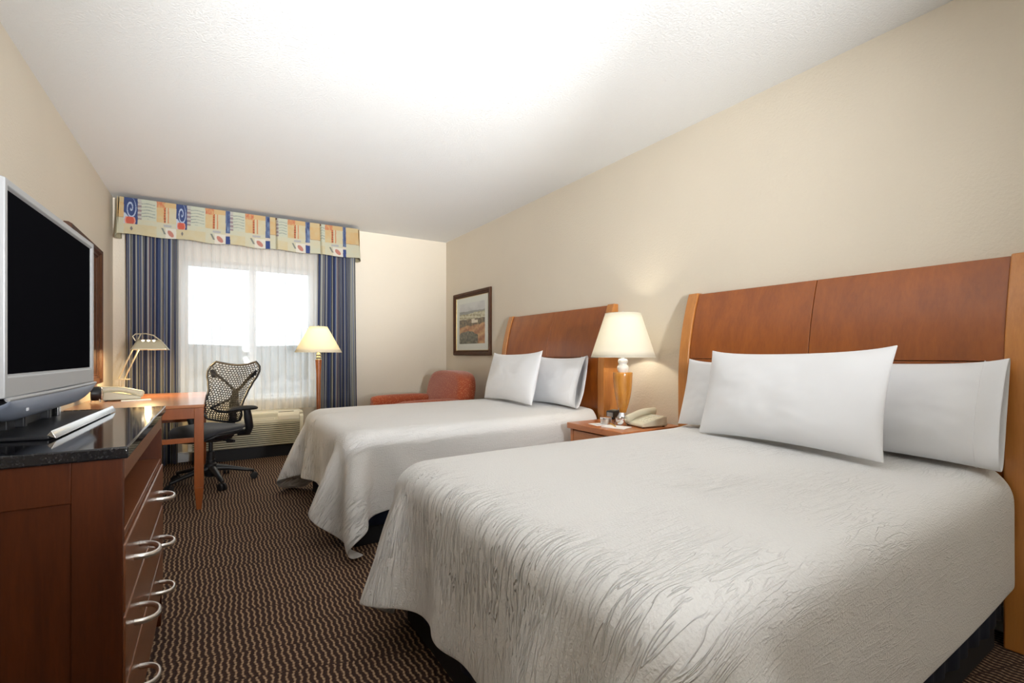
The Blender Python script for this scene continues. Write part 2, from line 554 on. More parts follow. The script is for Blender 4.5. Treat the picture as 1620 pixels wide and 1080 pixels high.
# ------------------------------------------------------------------ outside
struct('ground', MB().box(-120, 140, 8, 260, -6.3, -6), M['ground'], smooth=False)
hl = MB()
hl.prism([(-140, -6), (180, -6), (180, 4), (150, 4.3), (110, 3.4), (80, 4.2), (55, 3.6), (30, 4.4), (12, 3.9), (-10, 4.5), (-40, 3.9), (-80, 4.6), (-140, 4.2)], 'y', 190, 230)
struct('hills', hl, M['leaf'], smooth=False)
def tree(x, y, h, w, label):
    t = top('tree', (x, y, -6), label=label, cat='tree', group='trees on the horizon')
    obj('trunk', MB().tube([(x, y, -6), (x, y, -6 + h * .5)], [.3, .18], 8), M['bark'], t)
    bm = bmesh.new()
    rnd = random.Random(int(x * 7 + y))
    for k in range(9):
        c = Vector((x + rnd.uniform(-.30, .30) * w, y + rnd.uniform(-.2, .2) * w, -6 + h * rnd.uniform(.38, .80)))
        r = bmesh.ops.create_icosphere(bm, subdivisions=3, radius=w * rnd.uniform(.22, .30))
        for v in r['verts']:
            v.co = c + v.co * (1 + .25 * mnoise.noise(v.co * 1.3 + c))
    obj('crown', bm, M['leaf'], t)
for k in range(11):
    x = -12 + k * 7.0
    tree(x, 110, 7.6 + random.uniform(-.5, .6), 5.6 + random.uniform(-.2, .3),
         'hazy grey green tree far outside, seen faintly through the sheer curtain')
b = top('distant_building', (9.5, 46, -6), label='low white building seen faintly through the sheer curtain', cat='building')
obj('building_wall', MB().box(5, 14, 43, 50, -6, -3.3), M['stucco'], b, smooth=False)
obj('roof', MB().box(4.7, 14.3, 42.7, 50.3, -3.3, -3.0), M['roof'], b, smooth=False)
for k in range(4):
    obj('building_window', MB().box(5.7 + k * 2.1, 6.9 + k * 2.1, 42.94, 43.02, -5.2, -4.1), M['darkglass'], b, smooth=False)

# ------------------------------------------------------------------ cloth (position based) for the two bed covers
def drape_cloth(xf, y0, y1, zt, seed, foot=.385, side=.385, wall_lim=None, lo_lim=None, xhead=2.60, sp=.034, steps=230, iters=22, tuck=None):
    """A sheet laid on a mattress box (xf..xhead, y0..y1, top zt) that falls over foot and sides."""
    rng = np.random.default_rng(seed)
    LX = (xhead - 2 - xf + 2) + foot
    LY = (y1 - y0) + 2 * side
    nx, ny = int(LX / sp) + 1, int(LY / sp) + 1
    dx, dy = LX / (nx - 1), LY / (ny - 1)
    P = np.zeros((nx, ny, 3))
    P[..., 0] = (xhead - LX + np.arange(nx) * dx)[:, None]
    P[..., 1] = (y0 - side + np.arange(ny) * dy)[None, :]
    P[..., 2] = zt + .02
    # start already bent over the edges so that the fall is quick
    P[..., 2] += rng.normal(0, .002, (nx, ny))
    U = np.stack([P[..., 0].copy(), P[..., 1].copy()], -1)
    Q = P.copy()
    inv = np.ones((nx, ny))
    on = (P[-1, :, 1] > y0 + .03) & (P[-1, :, 1] < y1 - .03)
    inv[-1, on] = 0
    inv[-2, on] = 0
    pins = [(di, dj, L, k) for di, dj, L, k in
            [(1, 0, dx, 1.0), (0, 1, dy, 1.0), (1, 1, math.hypot(dx, dy), .30), (1, -1, math.hypot(dx, dy), .30),
             (2, 0, 2 * dx, .12), (0, 2, 2 * dy, .12), (4, 0, 4 * dx, .03), (0, 4, 4 * dy, .03)]]
    def solve(di, dj, L, k):
        aj = abs(dj)
        for ph in range(2):
            def sl(n, d, o2):
                return n
            if di and not dj:
                st = di
                # two colours: blocks of st rows, alternate
                idx = np.arange(0, nx - st)
                idx = idx[((idx // st) % 2) == ph]
                A = (idx, slice(None)); B = (idx + st, slice(None))
            elif dj and not di:
                st = aj
                idx = np.arange(0, ny - st)
                idx = idx[((idx // st) % 2) == ph]
                A = (slice(None), idx); B = (slice(None), idx + st)
            else:
                idx = np.arange(0, nx - 1)
                idx = idx[(idx % 2) == ph]
                if dj > 0: A = (idx, slice(0, ny - 1)); B = (idx + 1, slice(1, ny))
                else: A = (idx, slice(1, ny)); B = (idx + 1, slice(0, ny - 1))
            a = P[A]; b_ = P[B]
            wa = inv[A]; wb = inv[B]
            d = b_ - a
            l = np.sqrt((d * d).sum(-1)) + 1e-9
            w = wa + wb; w[w == 0] = 1
            c = k * (l - L) / l / w
            if di == 2 or dj == 2 or di == 4 or dj == 4:
                c = np.where(l < L, c, 0)
            P[A] = a + (wa * c)[..., None] * d
            P[B] = b_ - (wb * c)[..., None] * d
    cx0, cx1 = xf, xhead + .5
    R = .075
    ctr = np.array([(cx0 + cx1) / 2, (y0 + y1) / 2, zt / 2 - .25 / 2])
    hlf = np.array([(cx1 - cx0) / 2, (y1 - y0) / 2, zt / 2 + .25 / 2]) - R
    dt = .022
    for s in range(steps):
        vel = (P - Q) * .965
        lim = .03
        vel = np.clip(vel, -lim, lim)
        Q = P.copy()
        P = P + vel * (inv[..., None] > 0)
        P[..., 2] -= (.0008 if s < 120 else .0016) * inv
        for it in range(iters):
            for args in pins: solve(*args)
        # collide with the rounded mattress box
        q = P - ctr
        a = np.abs(q) - hlf
        out = np.maximum(a, 0)
        lo = np.sqrt((out ** 2).sum(-1))
        sd = lo + np.minimum(a.max(-1), 0) - R
        hit = (sd < .004) & (inv > 0)
        n = np.where((lo > 1e-6)[..., None], np.sign(q) * out / (lo[..., None] + 1e-9), 0)
        m0 = lo <= 1e-6
        if m0.any():
            ax = a.argmax(-1)
            nn = np.zeros_like(P)
            for k_ in range(3):
                nn[..., k_] = np.where(ax == k_, np.sign(q[..., k_]), 0)
            n = np.where(m0[..., None], nn, n)
        push = np.where(hit, .004 - sd, 0)
        P = P + n * push[..., None]
        # friction
        dv = P - Q
        P = np.where(hit[..., None], Q + dv * .55, P)
        fl = P[..., 2] < .012
        P[..., 2] = np.maximum(P[..., 2], .012)
        if wall_lim is not None:
            mk = P[..., 0] > 1.9
            P[..., 1] = np.where(mk, np.minimum(P[..., 1], wall_lim), P[..., 1])
        if lo_lim is not None:
            mk = P[..., 0] > 1.9
            P[..., 1] = np.where(mk, np.maximum(P[..., 1], lo_lim), P[..., 1])
        P[..., 0] = np.minimum(P[..., 0], xhead)
    return P, U

def cloth_obj(name, P, U, mat, parent, thick=.006):
    nx, ny = P.shape[:2]
    off = wloc(parent)
    me = bpy.data.meshes.new(name)
    vs = (P.reshape(-1, 3) - np.array(off)).tolist()
    fs = [(i * ny + j, (i + 1) * ny + j, (i + 1) * ny + j + 1, i * ny + j + 1) for i in range(nx - 1) for j in range(ny - 1)]
    me.from_pydata(vs, [], fs)
    uvl = me.uv_layers.new(name='UVMap')
    Uf = U.reshape(-1, 2)
    for lp in me.loops:
        uvl.data[lp.index].uv = Uf[lp.vertex_index]
    for p in me.polygons: p.use_smooth = True
    me.materials.append(mat)
    me.update()
    o = bpy.data.objects.new(name, me); COL.objects.link(o); o.parent = parent
    sm = o.modifiers.new('smooth', 'SMOOTH'); sm.factor = .5; sm.iterations = 2
    so = o.modifiers.new('solid', 'SOLIDIFY'); so.thickness = thick; so.offset = -1
    sb = o.modifiers.new('sub', 'SUBSURF'); sb.levels = 1; sb.render_levels = 2
    return o

def pillow(name, label, group, w, h, t, loc, lean, turn=0, roll=0, seed=0, hem=.0):
    o = top(name, loc, (-lean, roll, -PI / 2 + turn), label, 'pillow', group)
    def P(side):
        def f(u, v):
            a, b_ = u * 2 - 1, v * 2 - 1
            x = a * w / 2 * (1 - .05 * (1 - b_ * b_) * (1 if a < .0 or not hem else .3)) 
            z = b_ * h / 2 * (1 - .075 * (1 - a * a) ** 1.0)
            fill_u = 1 - abs(a) ** 3.0
            fill_v = 1 - abs(b_) ** 2.6
            th = t / 2 * (max(0, fill_u) ** .62) * (max(0, fill_v) ** .62)
            if hem and a > .86:
                k = (a - .86) / .14
                th = max(th, .0) * (1 - k) + k * t * .26 * (max(0, 1 - b_ * b_)) ** .5
            z += .014 * max(0, b_) ** 3 * (abs(a) ** 6)
            # sag of the filling to the bottom
            th *= 1 + .22 * (-b_)
            n = mnoise.noise(Vector((a * 2.2 + seed, b_ * 1.8, side * 3 + seed * 2)))
            th *= 1 + .16 * n
            wr = mnoise.noise(Vector((a * 6 + seed, b_ * 5 + seed, side * 2.0)))
            th += .004 * wr * max(0, fill_u) * max(0, fill_v)
            return (x, side * th, z + h / 2)
        return f
    mb = MB()
    mb.grid(P(1), 48, 34); mb.grid(P(-1), 48, 34, flip=True)
    bmesh.ops.remove_doubles(mb.bm, verts=mb.bm.verts[:], dist=.0004)
    ob = obj('pillowcase', mb, M['pillow'], o, local=True, ang=180, solid=(.003 if hem else 0))
    ob.modifiers.new('sub', 'SUBSURF').render_levels = 1
    if hem:
        # stitched hem line near the open end
        pts = []
        for side in (-1, 1):
            f = P(side)
            rng_ = [k / 24 for k in range(25)]
            if side == 1: rng_ = rng_[::-1]
            for v in rng_:
                p = Vector(f(.905, v)); p.y += side * .001
                pts.append(p)
        obj('hem_seam', MB().tube(pts, .0016, 6, closed=True), M['pillow'], o, local=True)
    return o

def make_headboard(y0, y1, label, group):
    hb = top('headboard', (2.6, (y0 + y1) / 2, 0), label=label, cat='headboard', group=group)
    def xprof(z, base=2.50):
        # front face of the sleigh curve
        if z < .95: return base
        k = (z - .95) / .54
        return base + .105 * k ** 1.9
    zs = [0.05, .4, .8, .95] + [.95 + .54 * k / 14 for k in range(1, 15)]
    def slab(ya, yb, dx, z0=.05, z1=1.488, thick=None):
        zz = [z0] + [z for z in zs if z0 < z < z1] + [z1]
        pts = [(xprof(z) + dx, z) for z in zz]
        if thick: back = [(min(xprof(z) + dx + thick, 2.65), z) for z in reversed(zz)]
        else: back = [(2.652, zz[-1]), (2.652, zz[0])]
        return MB().prism(pts + back, 'y', ya, yb)
    pw = .072
    obj('post', slab(y0, y0 + pw, 0, 0), M['head_post'], hb, bevel=.006)
    obj('post', slab(y1 - pw, y1, 0, 0), M['head_post'], hb, bevel=.006)
    mid = (y0 + y1) / 2
    for ya, yb in ((y0 + pw + .001, mid - .0015), (mid + .0015, y1 - pw - .001)):
        obj('upper_panel', slab(ya, yb, .012, 1.073, 1.480, .05), M['head_panel'], hb, bevel=.002)
    obj('lower_panel', slab(y0 + pw + .001, y1 - pw - .001, .012, .25, 1.070, .05), M['head_panel'], hb, bevel=.002)
    return hb

def make_bed(y0, y1, label, group, cover_args, cover_label):
    bd = top('bed', (1.6, (y0 + y1) / 2, 0), label=label, cat='bed', group=group)
    obj('bed_base', MB().box(.68, 2.48, y0 + .05, y1 - .05, 0.0, .10), M['rail'], bd, bevel=.004)
    # pleated skirt around the box spring
    mb = MB()
    per = [(2.48, y0 + .035), (.665, y0 + .035), (.665, y1 - .035), (2.48, y1 - .035)]
    pts = []
    for (ax, ay), (bx_, by_) in zip(per, per[1:]):
        L = math.hypot(bx_ - ax, by_ - ay); n = int(L / .012)
        for k in range(n):
            q = k / n
            off = .006 * math.sin(q * L * 60) + .004 * math.sin(q * L * 23)
            nx_, ny_ = (by_ - ay) / L, -(bx_ - ax) / L
            pts.append((ax + (bx_ - ax) * q + nx_ * off, ay + (by_ - ay) * q + ny_ * off))
    n = len(pts)
    mb.grid(lambda u, v: (*pts[round(u * (n - 1))], .11 + .25 * v), n, 3)
    obj('bed_skirt', mb, M['navy'], bd, solid=.006)
    obj('box_spring', MB().box(.675, 2.49, y0 + .045, y1 - .045, .10, .36), M['navy'], bd, bevel=.02)
    obj('mattress', MB().box(.665, 2.485, y0 + .045, y1 - .045, .36, .635, bev=.06), M['pillow'], bd)
    P, U = drape_cloth(.62, y0, y1, .655, **cover_args)
    # the middle of the filled cover bulges a little
    mid = (y0 + y1) / 2
    xx, yy = P[..., 0], P[..., 1]
    dome = np.clip(1 - ((yy - mid) / ((y1 - y0) / 2)) ** 2, 0, 1) * np.clip((xx - .6) / .5, 0, 1)
    P[..., 2] += .022 * dome * (P[..., 2] > .6)
    cv = top('bedspread', (1.6, (y0 + y1) / 2, .66), label=cover_label, cat='bedspread', group='white bedspreads on the two beds')
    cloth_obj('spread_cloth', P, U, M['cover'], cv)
    return bd

NB = (.49, 1.945); FB = (2.71, 4.16)
make_headboard(.45, 1.99, 'large curved cherry wood headboard nearest the camera at the right edge', 'curved wooden headboards')
make_headboard(2.665, 4.19, 'curved cherry wood headboard of the farther bed, left of the table lamp', 'curved wooden headboards')
make_bed(NB[0], NB[1], 'near double bed with navy skirt in the right foreground', 'two double beds',
         dict(seed=3, wall_lim=2.035, xhead=2.49), 'white embossed bedspread covering the near bed in the foreground')
make_bed(FB[0], FB[1], 'far double bed with navy skirt between nightstand and armchair', 'two double beds',
         dict(seed=8, lo_lim=2.635, xhead=2.49), 'white bedspread with hanging corners on the far bed by the armchair')

pg = 'white pillows on the beds'
R_ = math.radians
pillow('pillow', 'white pillow leaning at the right end of the near headboard', pg, .70, .41, .15, (2.355, .845, .680), R_(15), 0, 0, 1, hem=1)
pillow('pillow', 'white pillow mostly hidden behind the front pillow at left of the near bed', pg, .66, .40, .15, (2.355, 1.55, .680), R_(15), 0, 0, 2)
pillow('pillow', 'wide white pillow standing in front on the near bed', pg, .89, .45, .16, (2.15, 1.185, .684), R_(14), R_(-7), R_(-1.0), 3)
pillow('pillow', 'white pillow beside the table lamp at right of the far bed', pg, .66, .415, .15, (2.355, 3.14, .680), R_(15), 0, 0, 4, hem=1)
pillow('pillow', 'white pillow mostly hidden at the armchair side of the far bed', pg, .66, .40, .15, (2.355, 3.83, .680), R_(15), 0, 0, 5)
pillow('pillow', 'wide white pillow standing in front on the far bed', pg, .93, .445, .16, (2.15, 3.52, .684), R_(14), R_(-5), R_(-1), 6)

# ------------------------------------------------------------------ nightstand and its things
NX0, NX1, NY0, NY1, NZ = 2.09, 2.63, 2.07, 2.60, .625
ns = top('nightstand', (2.36, 2.33, 0), label='cherry wood nightstand between the two beds', cat='nightstand')
obj('top_board', MB().box(NX0, NX1, NY0, NY1, NZ - .04, NZ), M['night'], ns, bevel=.004)
mb = MB().box(NX0 + .02, NX1, NY0 + .015, NY0 + .04, .06, NZ - .04).box(NX0 + .02, NX1, NY1 - .04, NY1 - .015, .06, NZ - .04)
mb.box(NX1 - .02, NX1, NY0 + .04, NY1 - .04, .06, NZ - .04).box(NX0 + .03, NX1, NY0 + .04, NY1 - .04, .06, .085)
obj('carcass', mb, M['night'], ns, bevel=.002)
for z0, z1 in ((.40, .575), (.10, .39)):
    d = obj('drawer', MB().box(NX0 + .022, NX0 + .045, NY0 + .045, NY1 - .045, z0, z1), M['cherry_h'], ns, bevel=.003)
    zc = (z0 + z1) / 2
    obj('handle', MB().tube([(NX0 + .022, 2.335 + .045 * math.cos(a), zc + .0) if False else (NX0 + .020 - .03 * math.sin(a), 2.335 + .045 * math.cos(a), zc) for a in [PI * k / 12 for k in range(13)]], .004, 8), M['nickel'], d)
obj('plinth', MB().box(NX0 + .04, NX1, NY0 + .03, NY1 - .03, 0, .06), M['night'], ns)

def cone_shade(c, r0, r1, z0, z1, mat, parent, n=64):
    mb = MB()
    mb.grid(lambda u, v: (c[0] + (r0 + (r1 - r0) * v) * math.cos(2 * PI * u), c[1] + (r0 + (r1 - r0) * v) * math.sin(2 * PI * u), z0 + (z1 - z0) * v), n, 8, closeu=True)
    s = obj('lamp_shade', mb, mat, parent, solid=.002, ang=80)
    for r, z in ((r0, z0), (r1, z1)):
        tr = MB().tube([(c[0] + r * math.cos(2 * PI * k / n), c[1] + r * math.sin(2 * PI * k / n), z) for k in range(n)], .0028, 6, closed=True)
        obj('shade_trim', tr, mat, s)
    # wire spider that holds the shade at the top
    sp_ = MB()
    for k in range(3):
        a = 2 * PI * k / 3 + .4
        sp_.tube([(c[0], c[1], z1 - .012), (c[0] + (r1 - .002) * math.cos(a), c[1] + (r1 - .002) * math.sin(a), z1 - .004)], .0016, 6)
    obj('shade_spider', sp_, M['nickel'], s)
    return s

def point(name, loc, e, col, r=.03, parent=None):
    d = bpy.data.lights.new(name, 'POINT'); d.energy = e; d.color = col; d.shadow_soft_size = r
    o = bpy.data.objects.new(name, d); COL.objects.link(o)
    if parent: o.parent = parent; o.location = Vector(loc) - wloc(parent)
    else: o.location = loc
    return o

LC = (2.40, 2.37)
lz = NZ
tl = top('table_lamp', (LC[0], LC[1], lz), label='honey wood table lamp with a white conical shade on the nightstand', cat='lamp')
obj('lamp_base', MB().lathe([(.058, 0), (.058, .006), (.050, .014), (.046, .030), (.030, .062), (.024, .072)], (*LC, lz)), M['chrome'], tl)
obj('lamp_body', MB().lathe([(.022, .072), (.026, .085), (.040, .13), (.052, .18), (.060, .23), (.064, .28), (.066, .325), (.067, .345), (.064, .350)], (*LC, lz), 56), M['lamp_wood'], tl)
obj('lamp_neck', MB().lathe([(.030, .350), (.034, .358), (.038, .372), (.039, .385), (.034, .398), (.027, .402), (.027, .412), (.033, .418), (.034, .430), (.028, .440), (.012, .446), (.010, .53)], (*LC, lz)), M['white'], tl)
cone_shade(LC, .218, .120, lz + .455, lz + .755, M['shade'], tl)
obj('finial', MB().lathe([(.002, .735), (.009, .75), (.010, .760), (.004, .772), (.001, .775)], (*LC, lz), 16), M['nickel'], tl)
obj('light_bulb', MB().lathe([(.012, .53), (.018, .55), (.028, .58), (.028, .60), (.018, .622), (.004, .63)], (*LC, lz), 20), M['bulb'], tl)
point('lamp_glow', (*LC, lz + .60), 14, (1, .91, .76), .035, tl)

# clock radio, tin, notepad, pencil, telephone on the nightstand
ck = top('clock_radio', (2.50, 2.555, NZ), (0, 0, R_(12)), 'small black clock radio on the nightstand behind the table lamp', 'clock')
obj('clock_case', MB().box(-.055, .055, -.035, .035, 0, .062), M['black'], ck, local=True, bevel=.008)
obj('clock_display', MB().box(-.0565, -.0555, -.024, .024, .018, .050), M['lcd'], ck, local=True)
obj('snooze_button', MB().box(-.02, .02, -.02, .02, .062, .066), M['button'], ck, local=True, bevel=.001)
tn = top('silver_tin', (2.255, 2.385, NZ), label='small round silver tin beside the lamp base on the nightstand', cat='tin')
obj('tin_body', MB().lathe([(.036, 0), (.037, .002), (.037, .036), (.034, .037)], (2.255, 2.385, NZ)), M['nickel'], tn)
obj('tin_lid', MB().lathe([(.0385, .037), (.0385, .046), (.036, .049), (.01, .050)], (2.255, 2.385, NZ)), M['chrome'], tn)
gb = top('glass_tumbler', (2.30, 2.285, NZ), label='small clear and silver tumbler in front of the lamp base', cat='tumbler')
obj('tumbler_cup', MB().lathe([(.028, 0), (.034, .010), (.039, .034), (.040, .052), (.037, .052), (.035, .034), (.030, .012)], (2.30, 2.285, NZ)), M['chrome'], gb)
np_ = top('notepad', (2.215, 2.245, NZ), (0, 0, R_(18)), 'white paper notepad lying on the nightstand', 'notepad')
obj('paper_sheets', MB().box(-.055, .055, -.08, .08, 0, .004), M['paper'], np_, local=True)
obj('notepad_backing', MB().box(-.057, .057, -.082, .082, -.0006, .0002), M['frame'], np_, local=True)
cdd = top('paper_card', (2.20, 2.40, NZ), (0, 0, R_(-10)), 'pale printed card beside the notepad on the nightstand', 'card')
obj('card_sheet', MB().box(-.045, .045, -.055, .055, 0, .0015), M['paper'], cdd, local=True)
obj('card_print', MB().box(-.030, .006, -.042, .040, .0015, .0018), M['label'], cdd, local=True, smooth=False)
pc = MB().tube([(-.07, 0, 0), (.055, 0, 0), (.07, 0, 0)], [.0035, .0035, .0008], 6)
pcl = obj('pencil', pc, M['pencil']); pcl.location = (2.235, 2.30, NZ + .0085); pcl.rotation_euler = (0, 0, R_(62))
tag(pcl, 'yellow pencil lying across the notepad on the nightstand', 'pencil')

def telephone(loc, rz, label, sc=1.0):
    """desk telephone; local +x points away from the user, handset along x on the left side"""
    t = top('telephone', loc, (0, 0, rz), label, 'telephone')
    # wedge body, low at the front (-x)
    prof = [(-.10 * sc, .006), (-.10 * sc, .024), (-.085 * sc, .032), (.075 * sc, .070), (.095 * sc, .066), (.10 * sc, .006)]
    obj('phone_body', MB().prism(prof, 'y', -.085 * sc, .085 * sc), M['ivory'], t, local=True, bevel=.007)
    # handset
    pts = []; rr = []
    for k in range(15):
        q = k / 14
        x = (-.105 + .215 * q) * sc
        z = .040 + .042 * q + .022 * math.sin(PI * q)
        pts.append((x, .052 * sc, z)); rr.append(.021 + .011 * abs(2 * q - 1) ** 3)
    pts.insert(0, (pts[0][0] - .012, pts[0][1], pts[0][2] - .004)); rr.insert(0, .018)
    pts.append((pts[-1][0] + .012, pts[-1][1], pts[-1][2] - .004)); rr.append(.020)
    obj('handset', MB().tube(pts, rr, 16, flat=.72, up=(0, 1, 0)), M['ivory'], t, local=True, subsurf=1)
    a = math.atan2(.038, .16)
    for i in range(4):
        for j in range(3):
            x = (-.055 + .026 * i) * sc; y = (-.058 + .024 * j) * sc
            z = .032 + (x / sc + .085) * .2375
            m = Matrix.Translation((x, y, z)) @ Matrix.Rotation(-a, 4, 'Y')
            obj('key', MB().box(-.007, .007, -.008, .008, -.002, .003, m), M['aclight'], t, local=True, bevel=.001)
    obj('label_strip', MB().box(.052 * sc, .068 * sc, -.07 * sc, .01 * sc, -.001, .0012, Matrix.Translation((0, 0, .0655)) @ Matrix.Rotation(0, 4, 'Y')), M['paper'], t, local=True)
    for sx in (-1, 1):
        for sy in (-1, 1):
            obj('rubber_foot', MB().lathe([(.008, 0), (.008, .0065)], (sx * .08 * sc, sy * .07 * sc, 0), 12), M['blackmat'], t, local=True)
    return t
telephone((2.43, 2.19, NZ), R_(-8), 'ivory telephone at the right side of the nightstand', 1.05)

# ------------------------------------------------------------------ picture on the right wall
PY0, PY1, PZ0, PZ1 = 4.64, 5.60, 1.085, 1.862
pf = top('framed_picture', (XR - .02, 5.12, 1.47), label='framed country landscape print on the right wall above the armchair', cat='picture')
fw = .062
def frame_mesh(x0, x1, y0, y1, z0, z1, w):
    # bevelled frame of mitred bars against the wall at x1 (x0 in front)
    mb = MB()
    prof = [(0, 0), (0, .6), (.12, 1), (.45, .92), (.62, .55), (.82, .50), (.9, .28), (1, .28), (1, 0)]   # across the width, height
    rings = []
    for (cy, cz, sy, sz) in ((y0, z0, 1, 1), (y1, z0, -1, 1), (y1, z1, -1, -1), (y0, z1, 1, -1)):
        rings.append([mb.bm.verts.new((x1 + (x0 - x1) * hh, cy + sy * w * a, cz + sz * w * a)) for a, hh in prof])
    n = len(prof)
    for i in range(4):
        A, B = rings[i], rings[(i + 1) % 4]
        for k in range(n):
            mb.bm.faces.new((A[k], A[(k + 1) % n], B[(k + 1) % n], B[k]))
    return mb
obj('picture_frame', frame_mesh(XR - .032, XR - .001, PY0, PY1, PZ0, PZ1, fw), M['frame'], pf, ang=30)
obj('gold_fillet', frame_mesh(XR - .014, XR - .002, PY0 + fw - .002, PY1 - fw + .002, PZ0 + fw - .002, PZ1 - fw + .002, .008), M['gold'], pf, ang=30)
obj('mat_board', MB().box(XR - .008, XR - .003, PY0 + fw, PY1 - fw, PZ0 + fw, PZ1 - fw), M['mat'], pf, smooth=False)
ay0, ay1, az0, az1 = PY0 + fw + .085, PY1 - fw - .085, PZ0 + fw + .08, PZ1 - fw - .075
mb = MB(); mb.grid(lambda u, v: (XR - .0095, ay0 + (ay1 - ay0) * u, az0 + (az1 - az0) * v), 130, 130)
art = obj('landscape_print', mb, M['art'], pf, smooth=False)
def lerp(a, b, t):
    t = max(0, min(1, t)); return tuple(x + (y - x) * t for x, y in zip(a, b))
def fbm(x, y, o=4):
    s = 0; a = .5
    for k in range(o):
        s += a * mnoise.noise(Vector((x, y, k * 7.1))); x *= 2.1; y *= 2.1; a *= .5
    return s
off = wloc(pf)
def art_col(co):
    # u grows to the viewer's right (towards smaller y)
    u = 1 - (co.y + off.y - ay0) / (ay1 - ay0); v = (co.z + off.z - az0) / (az1 - az0)
    n = fbm(u * 5, v * 5); nf = fbm(u * 16, v * 16)
    if v > .80 + .02 * n: return lerp((.78, .75, .74), (.55, .53, .56), (1 - v) * 3 + n)
    if v > .72 + .05 * n + .05 * u: return lerp((.28, .27, .28), (.42, .40, .36), nf + .5)
    if v > .60 + .05 * n: return lerp((.80, .72, .52), (.30, .23, .10), nf * 1.6 + .35 + .3 * math.sin(v * 70 + u * 6))
    if .50 < v < .62 and .50 < u < .74 and not (v > .57 and u > .62): return (.95, .82, .66)
    if v > .44 + .06 * n + .06 * (u - .5): return lerp((.10, .06, .025), (.34, .22, .10), nf * 2 + .3)
    if v < .16 + .16 * math.sin(u * 3.4 + .4) + .06 * n and u < .74: return lerp((.06, .055, .03), (.30, .25, .17), nf * 1.8 + .35)
    s = math.sin((v * 26 - u * 12) + 3 * n)
    return lerp((.42, .13, .035), (.78, .42, .18), .45 + .3 * s + nf)
paint(art, art_col)
obj('picture_glazing', MB().box(XR - .0115, XR - .0105, PY0 + fw, PY1 - fw, PZ0 + fw, PZ1 - fw), M['glass'], pf, smooth=False)

# ------------------------------------------------------------------ armchair in the corner
ac = top('armchair', (1.95, 4.93, 0), label='rust red dotted armchair in the corner behind the far bed', cat='armchair')
def soft_box(x0, x1, y0, y1, z0, z1, r, seg=5):
    mb = MB().box(x0, x1, y0, y1, z0, z1)
    bmesh.ops.bevel(mb.bm, geom=mb.bm.edges[:], offset=r, segments=seg, profile=.5, affect='EDGES')
    return mb
# back: rounded top, leaning
mb = MB()
def backf(u, v):
    a = 2 * PI * u
    # superellipse outline in (y,z), swept in thickness by v
    n = 3.6
    cy, sy = math.cos(a), math.sin(a)
    y = 4.96 + .46 * math.copysign(abs(cy) ** (2 / n), cy)
    z = .60 + .315 * math.copysign(abs(sy) ** (2 / n), sy)
    t = v * 2 - 1
    sh = (1 - abs(t) ** 4) ** .3 if abs(t) < 1 else 0
    sh = .86 + .14 * sh
    return (2.27 + .11 * t + (z - .6) * .16, 4.96 + (y - 4.96) * sh, .60 + (z - .60) * sh)
g = mb.grid(backf, 64, 13, closeu=True)
mb.bm.faces.new([r[0] for r in g]); mb.bm.faces.new([r[-1] for r in g][::-1])
obj('chair_back', mb, M['rust'], ac, bevel=.0, ang=50)
for ya, yb in ((4.42, 4.585), (5.26, 5.425)):
    m = soft_box(1.50, 2.28, ya, yb, .12, .57, .03)
    m.tube([(1.50, (ya + yb) / 2, .548), (1.52, (ya + yb) / 2, .555), (1.9, (ya + yb) / 2, .558), (2.26, (ya + yb) / 2, .56)], [.06, .084, .084, .082], 24)
    obj('arm', m, M['rust'], ac, subsurf=1, ang=60)
obj('seat_frame', soft_box(1.53, 2.28, 4.58, 5.265, .12, .32, .02), M['rust'], ac)
obj('seat_cushion', soft_box(1.49, 2.20, 4.592, 5.255, .31, .47, .05), M['rust'], ac, subsurf=1)
for x in (1.56, 2.35):
    for y in (4.48, 5.37):
        obj('leg', MB().lathe([(.018, 0), (.026, .13)], (x, y, 0), 16), M['frame'], ac)

# ------------------------------------------------------------------ floor lamp
FX, FY = .885, 5.02
fl = top('floor_lamp', (FX, FY, 0), label='wooden floor lamp with a glowing cream shade by the right curtain', cat='lamp')
obj('lamp_base', MB().lathe([(.13, 0), (.13, .012), (.11, .022), (.03, .030), (.028, .05)], (FX, FY, 0)), M['lampmetal'], fl)
obj('lamp_pole', MB().lathe([(.028, .05), (.022, .10), (.019, .5), (.022, .9), (.030, 1.03), (.031, 1.045)], (FX, FY, 0), 28), M['cherry'], fl)
obj('lamp_neck', MB().lathe([(.031, 1.045), (.020, 1.052), (.027, 1.068), (.020, 1.082), (.025, 1.095), (.017, 1.105), (.011, 1.12), (.010, 1.20)], (FX, FY, 0), 24), M['lampmetal'], fl)
cone_shade((FX, FY), .218, .082, 1.120, 1.372, M['shade_warm'], fl)
obj('finial', MB().lathe([(.002, 1.36), (.008, 1.37), (.010, 1.378), (.002, 1.388)], (FX, FY, 0), 12), M['lampmetal'], fl)
obj('light_bulb', MB().lathe([(.012, 1.17), (.018, 1.19), (.026, 1.22), (.026, 1.235), (.016, 1.255), (.004, 1.26)], (FX, FY, 0), 20), M['bulb'], fl)
point('floor_lamp_glow', (FX, FY, 1.275), 6, (1, .83, .55), .03, fl)

